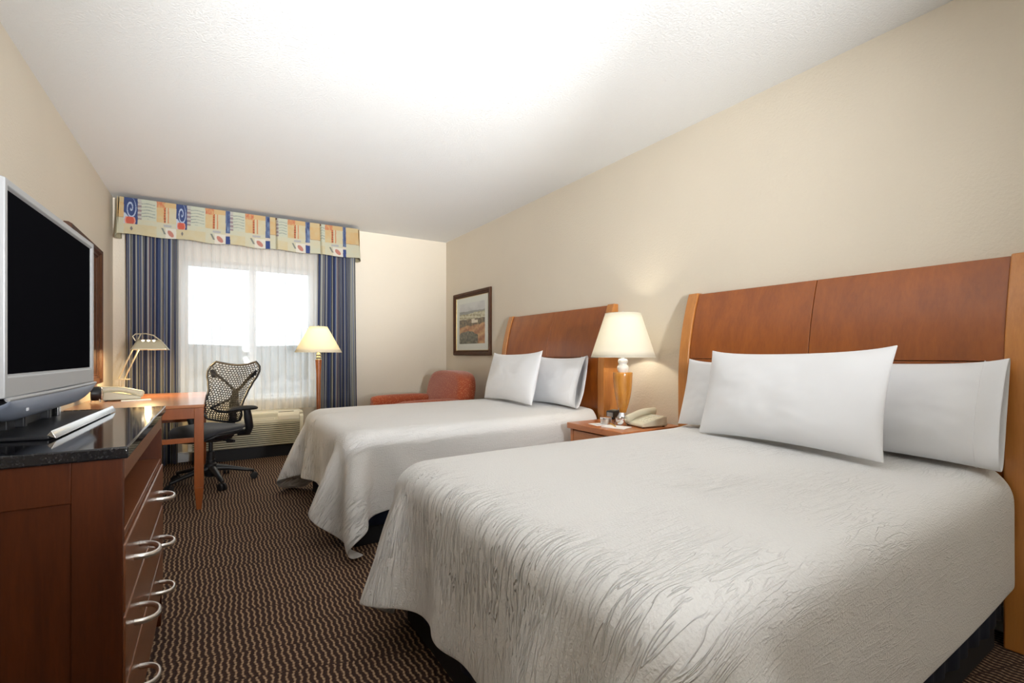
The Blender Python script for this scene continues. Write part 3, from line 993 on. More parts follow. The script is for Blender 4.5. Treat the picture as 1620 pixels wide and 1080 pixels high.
# ------------------------------------------------------------------ curtains, valance
YC = 5.735
stripe_seq = [(.018, 'n'), (.006, 'g'), (.010, 'n'), (.012, 'b'), (.004, 'w'), (.010, 'k'), (.012, 'g'), (.006, 'n'), (.014, 'b'), (.005, 'w'), (.012, 'g'), (.004, 'r'), (.016, 'n'), (.008, 'g'), (.006, 'k')]
SCOL = {'n': (.016, .026, .080), 'g': (.27, .265, .225), 'b': (.06, .085, .17), 'w': (.46, .46, .42), 'k': (.030, .030, .038), 'r': (.16, .10, .11)}
STOT = sum(a for a, _ in stripe_seq)
def stripe(s):
    s = s % STOT
    for a, c in stripe_seq:
        if s < a: return SCOL[c]
        s -= a
    return SCOL['n']
def curtain(name, x0, x1, z0, z1, label, group, folds, amp, mat, seed=0, stripes=True, y=YC, nz=24, thick=.003, flare=0):
    rnd = random.Random(seed)
    n = int(folds * 26)
    ph = [rnd.uniform(-.5, .5) for _ in range(int(folds) + 3)]
    am = [rnd.uniform(.7, 1.15) for _ in range(int(folds) + 3)]
    def pos(u, v):
        z = z0 + (z1 - z0) * v
        k = u * folds; i = int(k)
        p = k * 2 * PI + .35 * math.sin(k * 1.7 + seed) + .25 * math.sin(v * 2.2 + i + seed)
        a = amp * (am[i] * (1 - (k - i)) + am[i + 1] * (k - i)) * (.75 + .35 * (1 - v))
        yy = y + a * math.sin(p) + .25 * a * math.sin(2 * p + 1)
        xx = x0 + (x1 - x0) * u + .28 * a * math.sin(2 * p) + flare * (u - .5) * (1 - v) ** 1.2
        return (xx, yy, z)
    o = top(name, ((x0 + x1) / 2, y, z0), label=label, cat='curtain', group=group)
    mb = MB(); mb.grid(pos, n, nz)
    c = obj('curtain_cloth', mb, mat, o, solid=thick, ang=180)
    if stripes:
        # stripe colour runs with the cloth's own length across
        s = 0; acc = []
        prev = None
        for i in range(n):
            p = Vector(pos(i / (n - 1), .5))
            if prev is not None: s += (p - prev).length
            prev = p; acc.append(stripe(s))
        me = c.data
        at = me.color_attributes.new('print', 'FLOAT_COLOR', 'POINT')
        buf = np.ones(len(me.vertices) * 4, dtype=np.float32)
        for i in range(n):
            for j in range(nz):
                buf[(i * nz + j) * 4:(i * nz + j) * 4 + 3] = acc[i]
        at.data.foreach_set('color', buf)
    return o
cg = 'striped drapes beside the window'
curtain('drape', -.705, -.30, .02, 2.50, 'navy and grey striped drape left of the window behind the desk', cg, 5, .050, M['drape'], 1)
curtain('drape', 1.02, 1.42, .02, 2.50, 'navy and grey striped drape right of the window behind the floor lamp', cg, 5, .050, M['drape'], 4, flare=.05)
curtain('sheer_curtain', -.38, 1.08, .495, 2.50, 'sheer white curtain hanging across the whole window', None, 19, .020, M['sheer'], 9, False, y=5.80, thick=0, nz=12)
rod = MB()
rod.box(-.72, 1.43, 5.715, 5.745, 2.505, 2.53).box(-.72, 1.43, 5.79, 5.81, 2.505, 2.53)
rd = obj('curtain_track', rod, M['white'])
tag(rd, 'white double curtain track hidden behind the valance', 'curtain rail')

VX0, VX1, VY, VZ0, VZ1 = -.735, 1.430, 5.645, 2.215, 2.560
va = top('valance', (.34, 5.75, 2.2), label='patterned valance of blue, cream and red squares above the window', cat='valance')
# motif of the print: repeat width RW, painted in two layouts like the photograph
NAVY = (.020, .040, .13); CREAM = (.50, .46, .32); PALE = (.45, .47, .37); YEL = (.50, .42, .24); ORG = (.52, .33, .14); RED = (.46, .085, .05); LINE = (.20, .23, .22)
def block(kind, a, v, x):
    """a 0..1 across one printed block, v 0 (bottom)..1 (top)"""
    n = fbm(x * 14, v * 5)
    if kind in 'SP' and v < .29:
        if kind == 'S' and abs(a - .55) < .11 - abs(v - .17) * 1.6 and abs(v - .17) < .07: return (.15, .14, .14)
        return lerp(YEL, CREAM, .45 + n)
    if kind == 'S':
        cx, cy = a - .5, (v - .72) * 1.35
        rr = math.hypot(cx, cy); th = math.atan2(cy, cx)
        rb = math.hypot(a - .45, (v - .38) * 2.4)
        if v < .48 and rb < .40: return RED if rb < .31 else (.60, .27, .20)
        if rr < .40 and abs(((rr / .40) * 1.6 - th / (2 * PI)) % 1 - .5) < .15 - .12 * abs(rr - .2): return (.36, .42, .55)
        if v < .58 and a < (.62 - v) * 2.4: return (.40, .47, .54)
        return lerp(NAVY, (.035, .06, .17), .5 + n)
    if kind == 'P':
        if v < .43: return lerp(PALE, CREAM, .6 + n)
        if a < .20: return (.24, .18, .19) if int(v * 17) % 2 and v < .9 else (.40, .39, .35)
        k = (v * 11.5 + .12 * math.sin(a * 9)) % 1
        if .46 < v < .90 and k < .26 and a < .93: return lerp(LINE, PALE, .25 + n)
        return PALE
    if kind == 'T':
        if v > .42:
            if v > .83 and a < .42: return lerp(RED, ORG, .55 + 1.2 * fbm(x * 60, v * 9))
            if v > .86: return lerp(YEL, ORG, .7)
            if .36 < a < .46: return (.44, .12, .04) if int(v * 40) % 3 else (.18, .06, .04)
            if .56 < a < .62: return (.50, .22, .11)
            return lerp(YEL, ORG, .5 + n) if a < .36 else lerp(CREAM, YEL, .3 + n)
        if math.hypot((a - .72) + (v - .12) * .9, (v - .13) * 1.5) < .14: return (.42, .17, .13)
        if abs((a - .30) - .9 * (.24 - v)) < .05 and .10 < v < .27: return (.17, .18, .16)
        if .31 < v < .37 and .35 < a < .75: return (.34, .34, .34)
        if a > .45 and v < .28: return (.58, .55, .47)
        return lerp(CREAM, PALE, .4 + n)
    if kind == 'B':
        if v < .24: return (.022, .045, .17)
        if v < .33: return (.52, .46, .38)
        return lerp(NAVY, (.16, .22, .34), .4 + n * 1.6) if a > .35 else lerp((.12, .17, .28), NAVY, .5 + n)
    if kind == 'O':
        if v > .46: return lerp(ORG, YEL, .3 + n) if v < .86 else lerp(YEL, ORG, .3)
        if .44 < v: return (.34, .24, .14)
        return lerp(CREAM, PALE, .4 + n)
    return CREAM
SEQ = [(196, 'O'), (218, 'S'), (248, 'P'), (279, 'T'), (296, 'S'), (325, 'P'), (357, 'T'), (364, 'B'), (388, 'P'), (420, 'T'), (427, 'B'), (437, 'O'),
       (455, 'P'), (483, 'T'), (490, 'B'), (507, 'O'), (514, 'P'), (542, 'T'), (547, 'B'), (600, 'O')]
def x_at(px):
    t = (px - 810) / 750; th = math.radians(32.2)
    return VY * (math.sin(th) + t * math.cos(th)) / (math.cos(th) - t * math.sin(th))
EDGE = [(x_at(p), k) for p, k in SEQ]
def front_col(x, z):
    v = (z - VZ0) / (VZ1 - VZ0)
    x0 = VX0 - .02
    for x1, k in EDGE:
        if x < x1:
            a = (x - x0) / (x1 - x0)
            if k == 'P' and x1 - x0 < .06: a = .2 + a * .8
            return block(k, a, v, x)
        x0 = x1
    return CREAM
pleats = [.045, .290, .480, .630, .775, .905]
def vy(q, v):
    y = VY + .006 * math.sin(q * 40) * (1 - v)
    for p in ((x_at(437) - VX0) / (VX1 - VX0), (x_at(507) - VX0) / (VX1 - VX0)):
        d = abs(q - p)
        if d < .006: y += .020 * (1 - d / .006)
    return y - .018 * (1 - v)
mb = MB()
mb.grid(lambda u, v: (VX0 + (VX1 - VX0) * u + (.015 * (1 - v) * (2 * u - 1)), vy(u, v), VZ0 + (VZ1 - VZ0) * v + .006 * (1 - v) * math.sin(u * 33)), 760, 110)
off_v = wloc(va)
vf = obj('valance_front', mb, M['print'], va, ang=60, solid=.004)
paint(vf, lambda co: tuple(.74 * q for q in front_col(co.x + off_v.x, co.z + off_v.z)))
for x, s in ((VX0, -1), (VX1, 1)):
    mb = MB()
    mb.grid(lambda u, v: (x + s * (.015 + .030 * (1 - v) * math.sin(PI * min(1, u * 1.3))), VY - .018 * (1 - v) + .002 + (YB - .004 - VY + .018 * (1 - v)) * u, VZ0 - .02 * math.sin(PI * u) * (1 - v) + (VZ1 - VZ0) * v), 60, 50)
    sd_ = obj('valance_return', mb, M['print'], va, ang=60, solid=.004)
    paint(sd_, lambda co: block('O' if (co.y + off_v.y - VY) < .09 else 'P', .5, (co.z + off_v.z - VZ0) / (VZ1 - VZ0), co.y * 3))
obj('valance_board', MB().box(VX0 + .005, VX1 - .005, VY + .006, YB - .004, VZ1 - .02, VZ1), M['frame'], va)

# ------------------------------------------------------------------ air conditioner under the window
AX0, AX1, AY0 = -.21, .83, 5.60
a_ = top('air_conditioner', (.31, 5.72, 0), label='beige wall air conditioner with horizontal grille below the window', cat='air conditioner')
mb = MB().box(AX0, AX1, AY0 + .02, YB - .002, .13, .47)
obj('unit_case', mb, M['acbeige'], a_, bevel=.012)
obj('side_cap', MB().prism([(AY0, .14), (AY0, .43), (AY0 + .05, .478), (AY0 + .12, .485), (AY0 + .12, .14)], 'x', AX1 - .035, AX1 + .004), M['aclight'], a_, bevel=.006)
obj('side_cap', MB().prism([(AY0, .14), (AY0, .43), (AY0 + .05, .478), (AY0 + .12, .485), (AY0 + .12, .14)], 'x', AX0 - .004, AX0 + .035), M['aclight'], a_, bevel=.006)
obj('front_backing', MB().box(AX0 + .03, AX1 - .03, AY0 + .008, AY0 + .022, .14, .375), M['acslot'], a_, smooth=False)
mb = MB()
for k in range(11):
    z = .150 + k * .0212
    mb.box(AX0 + .03, AX1 - .035, AY0 - .006, AY0 + .008, z - .0055, z + .0055)
obj('front_grille', mb, M['acbeige'], a_, bevel=.001)
obj('front_band', MB().box(AX0 + .03, AX1 - .035, AY0 - .001, AY0 + .02, .372, .405), M['acbeige'], a_, bevel=.004)
# sloped outlet
obj('outlet_recess', MB().prism([(AY0 + .012, .40), (AY0 + .060, .466), (AY0 + .075, .466), (AY0 + .04, .40)], 'x', AX0 + .03, AX1 - .25), M['acslot'], a_, smooth=False)
mb = MB()
for k in range(4):
    mb.box(AX0 + .03, AX1 - .25, AY0 + .006 + k * .012, AY0 + .018 + k * .012, .406 + k * .0165, .411 + k * .0165)
for x in (AX0 + .25, AX0 + .5, AX0 + .76):
    mb.prism([(AY0 + .004, .40), (AY0 + .058, .474), (AY0 + .066, .466), (AY0 + .015, .40)], 'x', x, x + .006)
obj('outlet_louver', mb, M['aclight'], a_, smooth=False)
obj('control_door', MB().prism([(AY0 - .004, .395), (AY0 - .004, .445), (AY0 + .03, .478), (AY0 + .10, .488), (AY0 + .10, .395)], 'x', AX1 - .25, AX1 - .035), M['aclight'], a_, bevel=.008)
obj('brand_strip', MB().box(AX1 - .24, AX1 - .09, AY0 + .032, AY0 + .07, .4755, .482, None), M['acslot'], a_)
obj('top_panel', MB().box(AX0 + .01, AX1 - .01, AY0 + .062, YB - .003, .466, .486), M['aclight'], a_, bevel=.004)
obj('gap_shadow_block', MB().box(AX0 + .03, AX1 - .05, AY0 + .08, YB - .018, 0, .13), M['blackmat'], a_, smooth=False)  # black block stands in for the shadow in the gap under the unit

# ------------------------------------------------------------------ writing desk, left wall
DX0, DX1, DY0, DY1, DZ = XL + .005, -.055, 4.00, 5.34, .745
dk = top('writing_desk', (-.43, 4.67, 0), label='cherry wood writing desk against the left wall below the window drape', cat='desk')
obj('desk_top', MB().box(DX0, DX1, DY0, DY1, DZ - .022, DZ), M['desk_top'], dk, bevel=.004)
mb = MB().box(DX0 + .02, DX1 - .012, DY0 + .008, DY0 + .030, DZ - .098, DZ - .022).box(DX0 + .02, DX1 - .012, DY1 - .030, DY1 - .008, DZ - .098, DZ - .022)
mb.box(DX1 - .032, DX1 - .012, DY0 + .06, DY1 - .06, DZ - .075, DZ - .022)
obj('apron', mb, M['desk'], dk, bevel=.002)
def leg(x0, x1, y0, y1):
    mb = MB()
    mb.box(x0, x1, y0, y1, .16, DZ - .022)
    for v in mb.bm.verts: pass
    r = bmesh.ops.create_cube(mb.bm, size=1)
    cx, cy = (x0 + x1) / 2, (y0 + y1) / 2
    for v in r['verts']:
        k = 1.0 if v.co.z > 0 else .52
        v.co = Vector((cx + v.co.x * (x1 - x0) * k, cy + v.co.y * (y1 - y0) * k, .08 + v.co.z * .16))
    return mb
for x0, x1 in ((DX1 - .060, DX1 - .003), (DX0 + .012, DX0 + .066)):
    for y0, y1 in ((DY0 + .003, DY0 + .060), (DY1 - .060, DY1 - .003)):
        obj('leg', leg(x0, x1, y0, y1), M['desk'], dk, bevel=.003)
obj('stretcher', MB().box(DX0 + .066, DX1 - .060, DY0 + .018, DY0 + .044, .478, .512), M['desk'], dk, bevel=.002)
obj('stretcher', MB().box(DX0 + .066, DX1 - .060, DY1 - .044, DY1 - .018, .478, .512), M['desk'], dk, bevel=.002)
obj('keyboard_shelf', MB().box(DX0 + .03, DX1 - .33, DY0 + .10, DY1 - .10, .622, .636), M['desk'], dk, bevel=.002)

# desk lamp
lx, ly = -.640, 5.03
dl = top('desk_lamp', (lx, ly, DZ), label='champagne metal swing arm lamp on the writing desk', cat='lamp')
ML = M['lampmetal']
obj('lamp_base', MB().lathe([(.085, 0), (.085, .010), (.075, .016), (.02, .020)], (lx, ly, DZ)), ML, dl)
obj('lamp_post', MB().tube([(lx - .012, ly, DZ + .015), (lx - .012, ly, DZ + .145)], .007, 12).tube([(lx + .014, ly, DZ + .015), (lx + .014, ly, DZ + .145)], .007, 12), ML, dl)
obj('pivot_plate', MB().box(lx - .035, lx + .055, ly - .022, ly + .022, DZ + .142, DZ + .152), ML, dl, bevel=.003)
hx, hy, hz = lx + .115, ly - .03, DZ + .430
obj('swing_arm', MB().tube([(lx - .022, ly, DZ + .150), (hx - .028, hy, hz)], .0055, 10).tube([(lx + .016, ly, DZ + .150), (hx + .012, hy, hz)], .0055, 10), ML, dl)
# head: a trapezoid hood open below, long along x
hd = MB()
HL0, HL1 = hx - .050, hx + .215
def hood(u, v):
    # u around section (0..1) from back skirt over the top to the front skirt, v along length
    sec = [(-.070, -.052), (-.040, .018), (-.022, .034), (.022, .034), (.040, .018), (.070, -.052)]
    k = u * 5; i = min(4, int(k)); t = k - i
    y = sec[i][0] * (1 - t) + sec[i + 1][0] * t; z = sec[i][1] * (1 - t) + sec[i + 1][1] * t
    low = (z - .034) / .086          # 0 at top .. -1 at the rim
    xa = HL0 + .045 + .045 * low; xb = HL1 - .070 - .060 * low
    return (xa + (xb - xa) * v, hy + y, hz + .012 + z - .03 * (v - .3) * 0)
hd.grid(hood, 26, 14)
sh_ = obj('lamp_shade', hd, ML, dl, solid=.003)
for v in (0, 1):
    ends = MB()
    ring = [ends.bm.verts.new(hood(u / 20, v)) for u in range(21)]
    ends.bm.faces.new(ring)
    obj('shade_end', ends, ML, sh_, solid=.002)
hb_ = MB()
zt_ = hz + .046
hb_.tube([(HL0 + .03, hy - .03, zt_ - .012), (HL0 + .012, hy - .03, zt_ + .025), (HL0 + .03, hy - .03, zt_ + .045), (hx + .05, hy - .03, zt_ + .050), (hx + .10, hy - .03, zt_ + .036), (HL1 - .065, hy - .03, zt_ - .010)], .0045, 10)
hb_.tube([(hx - .028, hy, hz - .01), (hx + .01, hy, zt_ + .045)], .005, 8)
obj('carry_handle', hb_, ML, sh_)
for k in range(3):
    x = hx + .030 + k * .036
    mtx = Matrix.Translation((x, hy - .0330, hz + .036)) @ Matrix.Rotation(R_(42), 4, 'X')
    mb = MB().lathe([(.010, 0), (.010, .002)], (0, 0, 0), 16)
    for v in mb.bm.verts: v.co = mtx @ v.co
    obj('vent_hole', mb, M['bulb'], sh_)
obj('light_bulb', MB().tube([(hx + .01, hy, hz + .008), (hx + .05, hy, hz + .006), (hx + .13, hy, hz + .006)], [.014, .018, .018], 14), M['bulb'], dl)
point('desk_lamp_glow', (hx + .06, hy, hz - .028), 22, (1, .72, .36), .02, dl)

telephone((-.600, 4.74, DZ), R_(186), 'ivory telephone on the writing desk in front of the desk lamp', 1.15)
dc = top('desk_clock', (-.728, 4.56, DZ), (0, 0, R_(186)), 'small round black alarm clock on the writing desk', 'clock')
mb = MB().lathe([(.046, -.030), (.052, -.020), (.052, .022), (.047, .028)], (0, 0, .066), 36, axis='x')
obj('clock_case', mb, M['black'], dc, local=True)
obj('clock_rim', MB().lathe([(.047, -.034), (.050, -.031), (.044, -.029)], (0, 0, .066), 36, axis='x', cap=False), M['chrome'], dc, local=True)
obj('clock_face', MB().lathe([(.044, -.0315), (.044, -.031)], (0, 0, .066), 36, axis='x'), M['lcd'], dc, local=True)
obj('clock_leg', MB().tube([(-.02, -.030, .03), (-.024, -.034, 0.004)], .004, 8).tube([(-.02, .030, .03), (-.024, .034, .004)], .004, 8).tube([(.02, 0, .03), (.03, 0, .004)], .004, 8), M['chrome'], dc, local=True)
cd2 = obj('notepad', MB().box(-.09, .09, -.045, .045, 0, .006), M['paper'], bevel=.001)
cd2.location = (-.50, 4.60, DZ); cd2.rotation_euler = (0, 0, R_(8))
tag(cd2, 'cream notepad on the writing desk in front of the telephone', 'notepad')

# mirror on the left wall over the desk
mr = top('wall_mirror', (XL + .02, 4.62, 1.4), label='dark framed mirror on the left wall beyond the television', cat='mirror')
mb = frame_mesh(XL + .042, XL + .001, 4.10, 5.14, .86, 1.955, .075)
obj('mirror_frame', mb, M['frame'], mr, ang=30)
obj('mirror_pane', MB().box(XL + .004, XL + .010, 4.17, 5.07, .93, 1.885), M['mirror'], mr, smooth=False)

# ------------------------------------------------------------------ office chair (local: +x is the way it faces)
oc = top('office_chair', (-.020, 4.80, 0), (0, 0, R_(180 + 47)), 'black mesh back swivel chair beside the writing desk', 'office chair')
def sub(name, mb, mat, **k): return obj(name, mb, mat, oc, local=True, **k)
# star base
sub('hub', MB().lathe([(.030, .055), (.045, .065), (.050, .10), (.044, .165), (.034, .175), (.034, .20)], (0, 0, 0), 28), M['black'])
sub('gas_cylinder', MB().lathe([(.028, .175), (.028, .27), (.016, .275), (.016, .375)], (0, 0, 0), 24), M['black'])
for k in range(5):
    a = 2 * PI * k / 5 + R_(57)
    ca, sa = math.cos(a), math.sin(a)
    lg = sub('base_leg', MB().tube([(.03 * ca, .03 * sa, .128), (.13 * ca, .13 * sa, .118), (.25 * ca, .25 * sa, .090), (.315 * ca, .315 * sa, .076), (.325 * ca, .325 * sa, .070)],
             [.034, .026, .020, .017, .010], 12, flat=.8), M['black'])
    cs = MB()
    for s in (-1, 1):
        ox, oy = -sa * s * .015, ca * s * .015
        m_ = Matrix.Translation((.318 * ca + ox + .008 * ca, .318 * sa + oy + .008 * sa, .029)) @ Matrix.Rotation(a + R_(20), 4, 'Z')
        r0 = len(cs.bm.verts)
        before = set(cs.bm.verts)
        cs.lathe([(.020, -.010), (.028, -.008), (.029, .0), (.028, .008), (.020, .010)], (0, 0, 0), 24, axis='y')
        for v in cs.bm.verts:
            if v not in before: v.co = m_ @ v.co
    cs.tube([(.318 * ca, .318 * sa, .075), (.318 * ca, .318 * sa, .035)], .008, 10)
    obj('caster', cs, M['blackmat'], lg, local=True)
# tilt box under the seat
tb = MB().prism([(-.20, .395), (-.16, .36), (.02, .352), (.15, .385), (.16, .42), (-.19, .45)], 'y', -.075, .075)
sub('tilt_mechanism', tb, M['black'], bevel=.012)
sub('tilt_lever', MB().tube([(.03, .06, .385), (.03, .20, .375)], .006, 8).tube([(.03, .19, .375), (.03, .255, .372)], [.016, .014], 12), M['black'])
# seat shell and pad
def seat_f(zt, th, sc=1.0):
    def f(u, v):
        a = 2 * PI * u
        n = 3.0
        cx, sy = math.cos(a), math.sin(a)
        X = .02 + .245 * sc * math.copysign(abs(cx) ** (2 / n), cx)
        Yv = .250 * sc * math.copysign(abs(sy) ** (2 / n), sy)
        b = PI * v - PI / 2
        r = max(.001, math.cos(b)) ** .55 if v not in (0, 1) else .0
        zz = math.copysign(abs(math.sin(b)) ** .8, math.sin(b)) * th / 2
        x = .02 + (X - .02) * r; y = Yv * r
        drop = -.055 * max(0, (x - .12) / .15) ** 2 + .018 * (y / .25) ** 2 + .012 * max(0, (-x - .05) / .2)
        return (x, y, zt - th / 2 + zz + drop)
    return f
mb = MB(); mb.grid(seat_f(.485, .06), 56, 16, closeu=True); bmesh.ops.remove_doubles(mb.bm, verts=mb.bm.verts[:], dist=.0005)
sub('seat', mb, M['seat'], ang=180)
mb = MB(); mb.grid(seat_f(.448, .05, .94), 48, 12, closeu=True); bmesh.ops.remove_doubles(mb.bm, verts=mb.bm.verts[:], dist=.0005)
sub('seat_shell', mb, M['black'], ang=180)
# backrest surface: height h in 0..1, across s in -1..1
def halfw(h):
    pts = [(0, .165), (.10, .195), (.22, .200), (.38, .192), (.52, .200), (.68, .228), (.82, .260), (.92, .268), (1.0, .255)]
    for (a, b_), (c, d) in zip(pts, pts[1:]):
        if h <= c:
            t = (h - a) / (c - a); t = t * t * (3 - 2 * t) * .5 + t * .5
            return b_ + (d - b_) * t
    return pts[-1][1]
def back_p(s, h, dy=0):
    w = halfw(h)
    ztop = 1.045 - .045 * (1 - (abs(s)) ** 1.8) * 1 - .055 * max(0, abs(s) - .82) / .18
    zb = .495 + .03 * abs(s) ** 2
    z = zb + (ztop - zb) * h
    x = -.205 - .02 * h - .085 * h * h + .045 * math.exp(-((h - .22) / .18) ** 2) + .055 * s * s * (1 - .3 * h)
    return Vector((x + dy, s * w, z))
mb = MB()
NU, NV = 17, 26
for j in range(NV):
    h0, h1 = .012 + .976 * j / NV, .012 + .976 * (j + 1) / NV
    o_ = (j % 2) * .5
    for i in range(-1, NU):
        s0 = -.985 + 1.97 * (i + o_) / NU; s1 = -.985 + 1.97 * (i + 1 + o_) / NU
        s0 = max(-.985, s0); s1 = min(.985, s1)
        if s1 - s0 < .015: continue
        # frame of one brick-like cell with a hole
        ms, mh = (s1 - s0) * .5, (h1 - h0) * .5
        # cells tall rather than wide: swap proportions by holes
        hs = .0036 / halfw(h0) * 1.0
        hh = .0034 / .55
        if s1 - s0 < 3 * hs: continue
        O = [back_p(s0, h0), back_p(s1, h0), back_p(s1, h1), back_p(s0, h1)]
        I = [back_p(s0 + hs, h0 + hh), back_p(s1 - hs, h0 + hh), back_p(s1 - hs, h1 - hh), back_p(s0 + hs, h1 - hh)]
        ov = [mb.bm.verts.new(p) for p in O]; iv = [mb.bm.verts.new(p) for p in I]
        for k in range(4):
            mb.bm.faces.new((ov[k], ov[(k + 1) % 4], iv[(k + 1) % 4], iv[k]))
bmesh.ops.remove_doubles(mb.bm, verts=mb.bm.verts[:], dist=.0003)
sub('backrest_mesh', mb, M['black'], solid=.003, ang=60)
rim = []
for k in range(33): rim.append(back_p(-1, k / 32))
for k in range(1, 32): rim.append(back_p(-1 + 2 * k / 32, 1))
for k in range(33): rim.append(back_p(1, 1 - k / 32))
for k in range(1, 32): rim.append(back_p(1 - 2 * k / 32, 0))
sub('backrest_rim', MB().tube(rim, .0095, 10, closed=True), M['black'])
# Y-shaped spine behind the mesh
sp = MB()
c0 = back_p(0, .52, -.045)
for s in (-1, 1):
    sp.tube([back_p(s * .80, .80, -.012), back_p(s * .45, .68, -.03), back_p(s * .15, .57, -.045), c0], [.022, .016, .018, .026], 12, flat=.6)
    sp.tube([back_p(s * .86, .86, -.010), back_p(s * .78, .74, -.012)], [.030, .036], 10, flat=.35)
sp.tube([c0, back_p(0, .40, -.055), back_p(0, .22, -.075), back_p(0, .05, -.06), (-.20, 0, .43), (-.12, 0, .405)], [.030, .034, .036, .036, .036, .030], 14, flat=.75)
sub('back_spine', sp, M['black'])
lb = MB()
for s in (-1, 1):
    lb.tube([back_p(0, .42, -.045), back_p(s * .35, .33, -.03), back_p(s * .72, .21, -.014)], [.020, .018, .018], 10, flat=.6)
lb.tube([back_p(-.72, .21, -.014), back_p(-.4, .17, -.02), back_p(0, .165, -.03), back_p(.4, .17, -.02), back_p(.72, .21, -.014)], [.014, .017, .018, .017, .014], 10, flat=.6)
sub('lumbar_support', lb, M['black'])
# armrests
for s in (-1, 1):
    ar = sub('armrest', MB().tube([(-.12, s * .17, .415), (-.14, s * .245, .42), (-.11, s * .285, .47), (-.085, s * .292, .56), (-.075, s * .290, .625)], [.030, .034, .036, .036, .030], 14, flat=.8), M['black'])
    pad = MB()
    m_ = Matrix.Translation((-.02, s * .285, .640)) @ Matrix.Rotation(R_(-34) if s > 0 else R_(8), 4, 'Z')
    pts = [m_ @ Vector(p) for p in ((-.125, 0, -.004), (-.11, 0, 0), (-.05, 0, .004), (.04, 0, .002), (.10, 0, -.008), (.118, 0, -.016))]
    pad.tube(pts, [.020, .042, .052, .048, .042, .022], 20, flat=.42)
    obj('arm_pad', pad, M['blackmat'], ar, local=True, subsurf=1)

# ------------------------------------------------------------------ dresser with granite top
SX0, SX1, SY0, SY1, SZ = XL + .005, -.180, 1.425, 2.430, .885
dr = top('dresser', (-.50, 1.93, 0), label='cherry wood dresser with black granite top below the television', cat='dresser')
obj('granite_top', MB().box(SX0, SX1 + .012, SY0 - .012, SY1 + .012, SZ - .028, SZ), M['granite'], dr, bevel=.004)
# near side: frame and panel
def side(ya, yb, front):
    mb = MB()
    mb.box(SX0, SX0 + .07, ya, yb, .04, SZ - .028).box(SX1 - .09, SX1, ya, yb, .04, SZ - .028)
    mb.box(SX0 + .07, SX1 - .09, ya, yb, SZ - .12, SZ - .028).box(SX0 + .07, SX1 - .09, ya, yb, .04, .12)
    return mb
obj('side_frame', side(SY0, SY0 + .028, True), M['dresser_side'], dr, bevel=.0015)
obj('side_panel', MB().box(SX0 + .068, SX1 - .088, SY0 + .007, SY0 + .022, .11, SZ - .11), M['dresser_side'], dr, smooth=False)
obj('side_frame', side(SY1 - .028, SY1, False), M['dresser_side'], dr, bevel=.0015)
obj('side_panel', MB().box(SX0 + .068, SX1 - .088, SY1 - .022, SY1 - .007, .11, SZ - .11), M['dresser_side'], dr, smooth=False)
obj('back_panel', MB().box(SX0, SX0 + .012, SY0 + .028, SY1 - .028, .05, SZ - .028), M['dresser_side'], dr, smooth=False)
obj('top_rail', MB().box(SX1 - .025, SX1, SY0 + .028, SY1 - .028, SZ - .085, SZ - .028), M['dresser_face'], dr, bevel=.002)
obj('shelf_board', MB().box(SX0 + .012, SX1 - .002, SY0 + .028, SY1 - .028, .655, .675), M['dresser_face'], dr, bevel=.002)
zb = [.655, .485, .312, .138]
for k in range(3):
    z1, z0 = zb[k] - .006, zb[k + 1] + .0
    mb = MB().box(SX1 - .020, SX1 + .004, SY0 + .010, SY1 - .010, z0 + .003, z1)
    dw = obj('drawer', mb, M['dresser_face'], dr, bevel=.004)
    zc = (z0 + z1) / 2
    for yc in (1.635, 2.215):
        pts = []
        for a in [PI * q / 24 for q in range(0, 25)]:
            pts.append((SX1 + .003 + .050 * (math.sin(a) ** .75 if math.sin(a) > 0 else 0), yc + .052 * math.cos(a) * (1.12 - .12 * abs(math.cos(a))), zc - .006 * max(0, math.sin(a))))
        hm = MB().tube(pts, .0060, 10, flat=1.25)
        obj('handle', hm, M['nickel'], dw)
    obj('drawer_box', MB().box(SX0 + .03, SX1 - .022, SY0 + .035, SY1 - .035, z0 + .01, z1 - .01), M['dark_gap'], dw, smooth=False)
obj('base_rail', MB().box(SX1 - .03, SX1 - .006, SY0 + .028, SY1 - .028, .05, .13), M['dresser_face'], dr, bevel=.002)
for x0, x1 in ((SX0, SX0 + .05), (SX1 - .05, SX1)):
    for y0, y1 in ((SY0, SY0 + .05), (SY1 - .05, SY1)):
        obj('foot', MB().box(x0, x1, y0, y1, 0, .045), M['dresser_side'], dr, bevel=.002)

# ------------------------------------------------------------------ television (local: y along the width, +x out of the screen)
tv = top('television', (-.402, 1.957, SZ), (0, 0, R_(-2.15)), 'wide silver flat television standing on the granite dresser top', 'television')
def tvs(name, mb, mat, **k): return obj(name, mb, mat, tv, local=True, **k)
sw, s0, s1 = .373, 1.052 - SZ, 1.492 - SZ
bw, bt, bb = .020, .034, .056
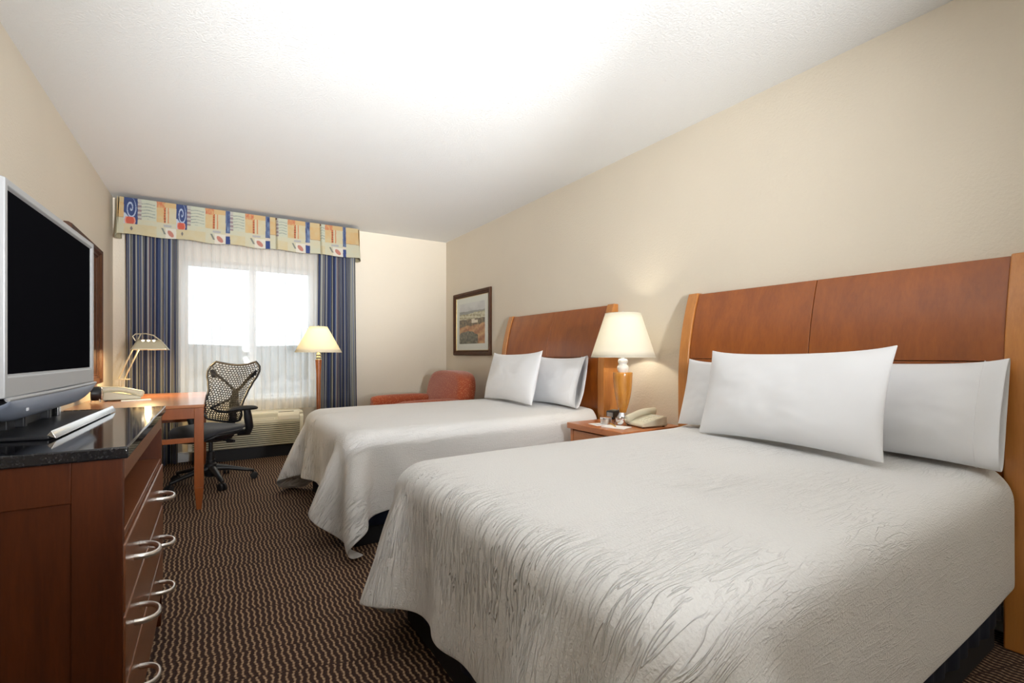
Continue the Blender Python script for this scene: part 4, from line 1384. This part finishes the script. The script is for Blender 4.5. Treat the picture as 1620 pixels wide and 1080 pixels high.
# front bezel: sloped ring
mb = MB()
def ring(x, dl_, dr_, dt_, db_):
    return [mb.bm.verts.new(p) for p in ((x, -sw - dl_, s0 - db_), (x, sw + dr_, s0 - db_), (x, sw + dr_, s1 + dt_), (x, -sw - dl_, s1 + dt_))]
r0 = ring(-.002, 0, 0, 0, 0); r1 = ring(.006, .006, .006, .006, .006); r2 = ring(.006, bw, bw, bt * .62, bb); r3 = ring(-.035, bw + .006, bw + .006, bt, bb + .004); r4 = ring(-.075, bw, bw, bt, bb)
for A, B in ((r0, r1), (r1, r2), (r2, r3), (r3, r4)):
    for k in range(4): mb.bm.faces.new((A[k], A[(k + 1) % 4], B[(k + 1) % 4], B[k]))
mb.bm.faces.new(r4)
tvs('tv_bezel', mb, M['silver'], bevel=.0025, ang=25)
tvs('screen', MB().box(-.008, -.0015, -sw - .002, sw + .002, s0 - .002, s1 + .002), M['screen'], smooth=False)
mb = MB()
mb.prism([(-.07, s0 - bb + .02), (-.11, s0 + .05), (-.12, s1 - .10), (-.075, s1 + .01)], 'y', -sw * .8, sw * .8)
tvs('rear_housing', mb, M['silver_dark'], bevel=.01)
# speaker bar: bowed lower edge
mb = MB()
def spk(u, v):
    yy = -sw - bw + 2 * (sw + bw) * u
    low = .046 * (1 - abs(2 * u - 1) ** 9) + .018
    a = v * PI
    z = s0 - bb - .002 - low * (.5 - .5 * math.cos(a))
    x = .004 + .022 * math.sin(a) - .035 * v
    return (x, yy, z)
g = mb.grid(spk, 60, 14)
mb.grid(lambda u, v: (Vector(spk(u, v)) * 1 + Vector((-.06, 0, 0))) if v > 0 else Vector(spk(u, 0)) + Vector((-.06, 0, 0)), 60, 14, flip=True)
tvs('speaker_bar', mb, M['speaker'], solid=.002, ang=60)
tvs('speaker_trim', MB().tube([(.010, -sw - bw, s0 - bb - .003), (.014, 0, s0 - bb - .004), (.010, sw + bw, s0 - bb - .003)], .005, 10), M['silver'])
tvs('logo', MB().box(.0265, .0275, -.34, -.325, s0 - bb - .035, s0 - bb - .028), M['label'], smooth=False)
mb = MB()
for yy in (-.10, .10):
    mb.box(-.075, -.040, yy - .012, yy + .012, .01, s0 - bb)
mb.box(-.09, -.06, -.16, .16, .0, .16)
tvs('stand_neck', mb, M['black'], bevel=.004)
for yy in (.165,):
    tvs('stand_post', MB().box(-.060, -.036, yy, yy + .022, .01, s0 - bb + .005), M['chrome'], bevel=.004)
tvs('stand_base', MB().prism([(-.15, -.30), (.045, -.33), (.066, -.33), (.066, .33), (.045, .33), (-.15, .30)], 'z', .001, .011), M['black'], bevel=.003)
tvs('base_bar', MB().prism([(.062, .011), (.080, .002), (.080, .006), (.071, .024)], 'y', -.335, .335), M['chrome'], bevel=.0015)
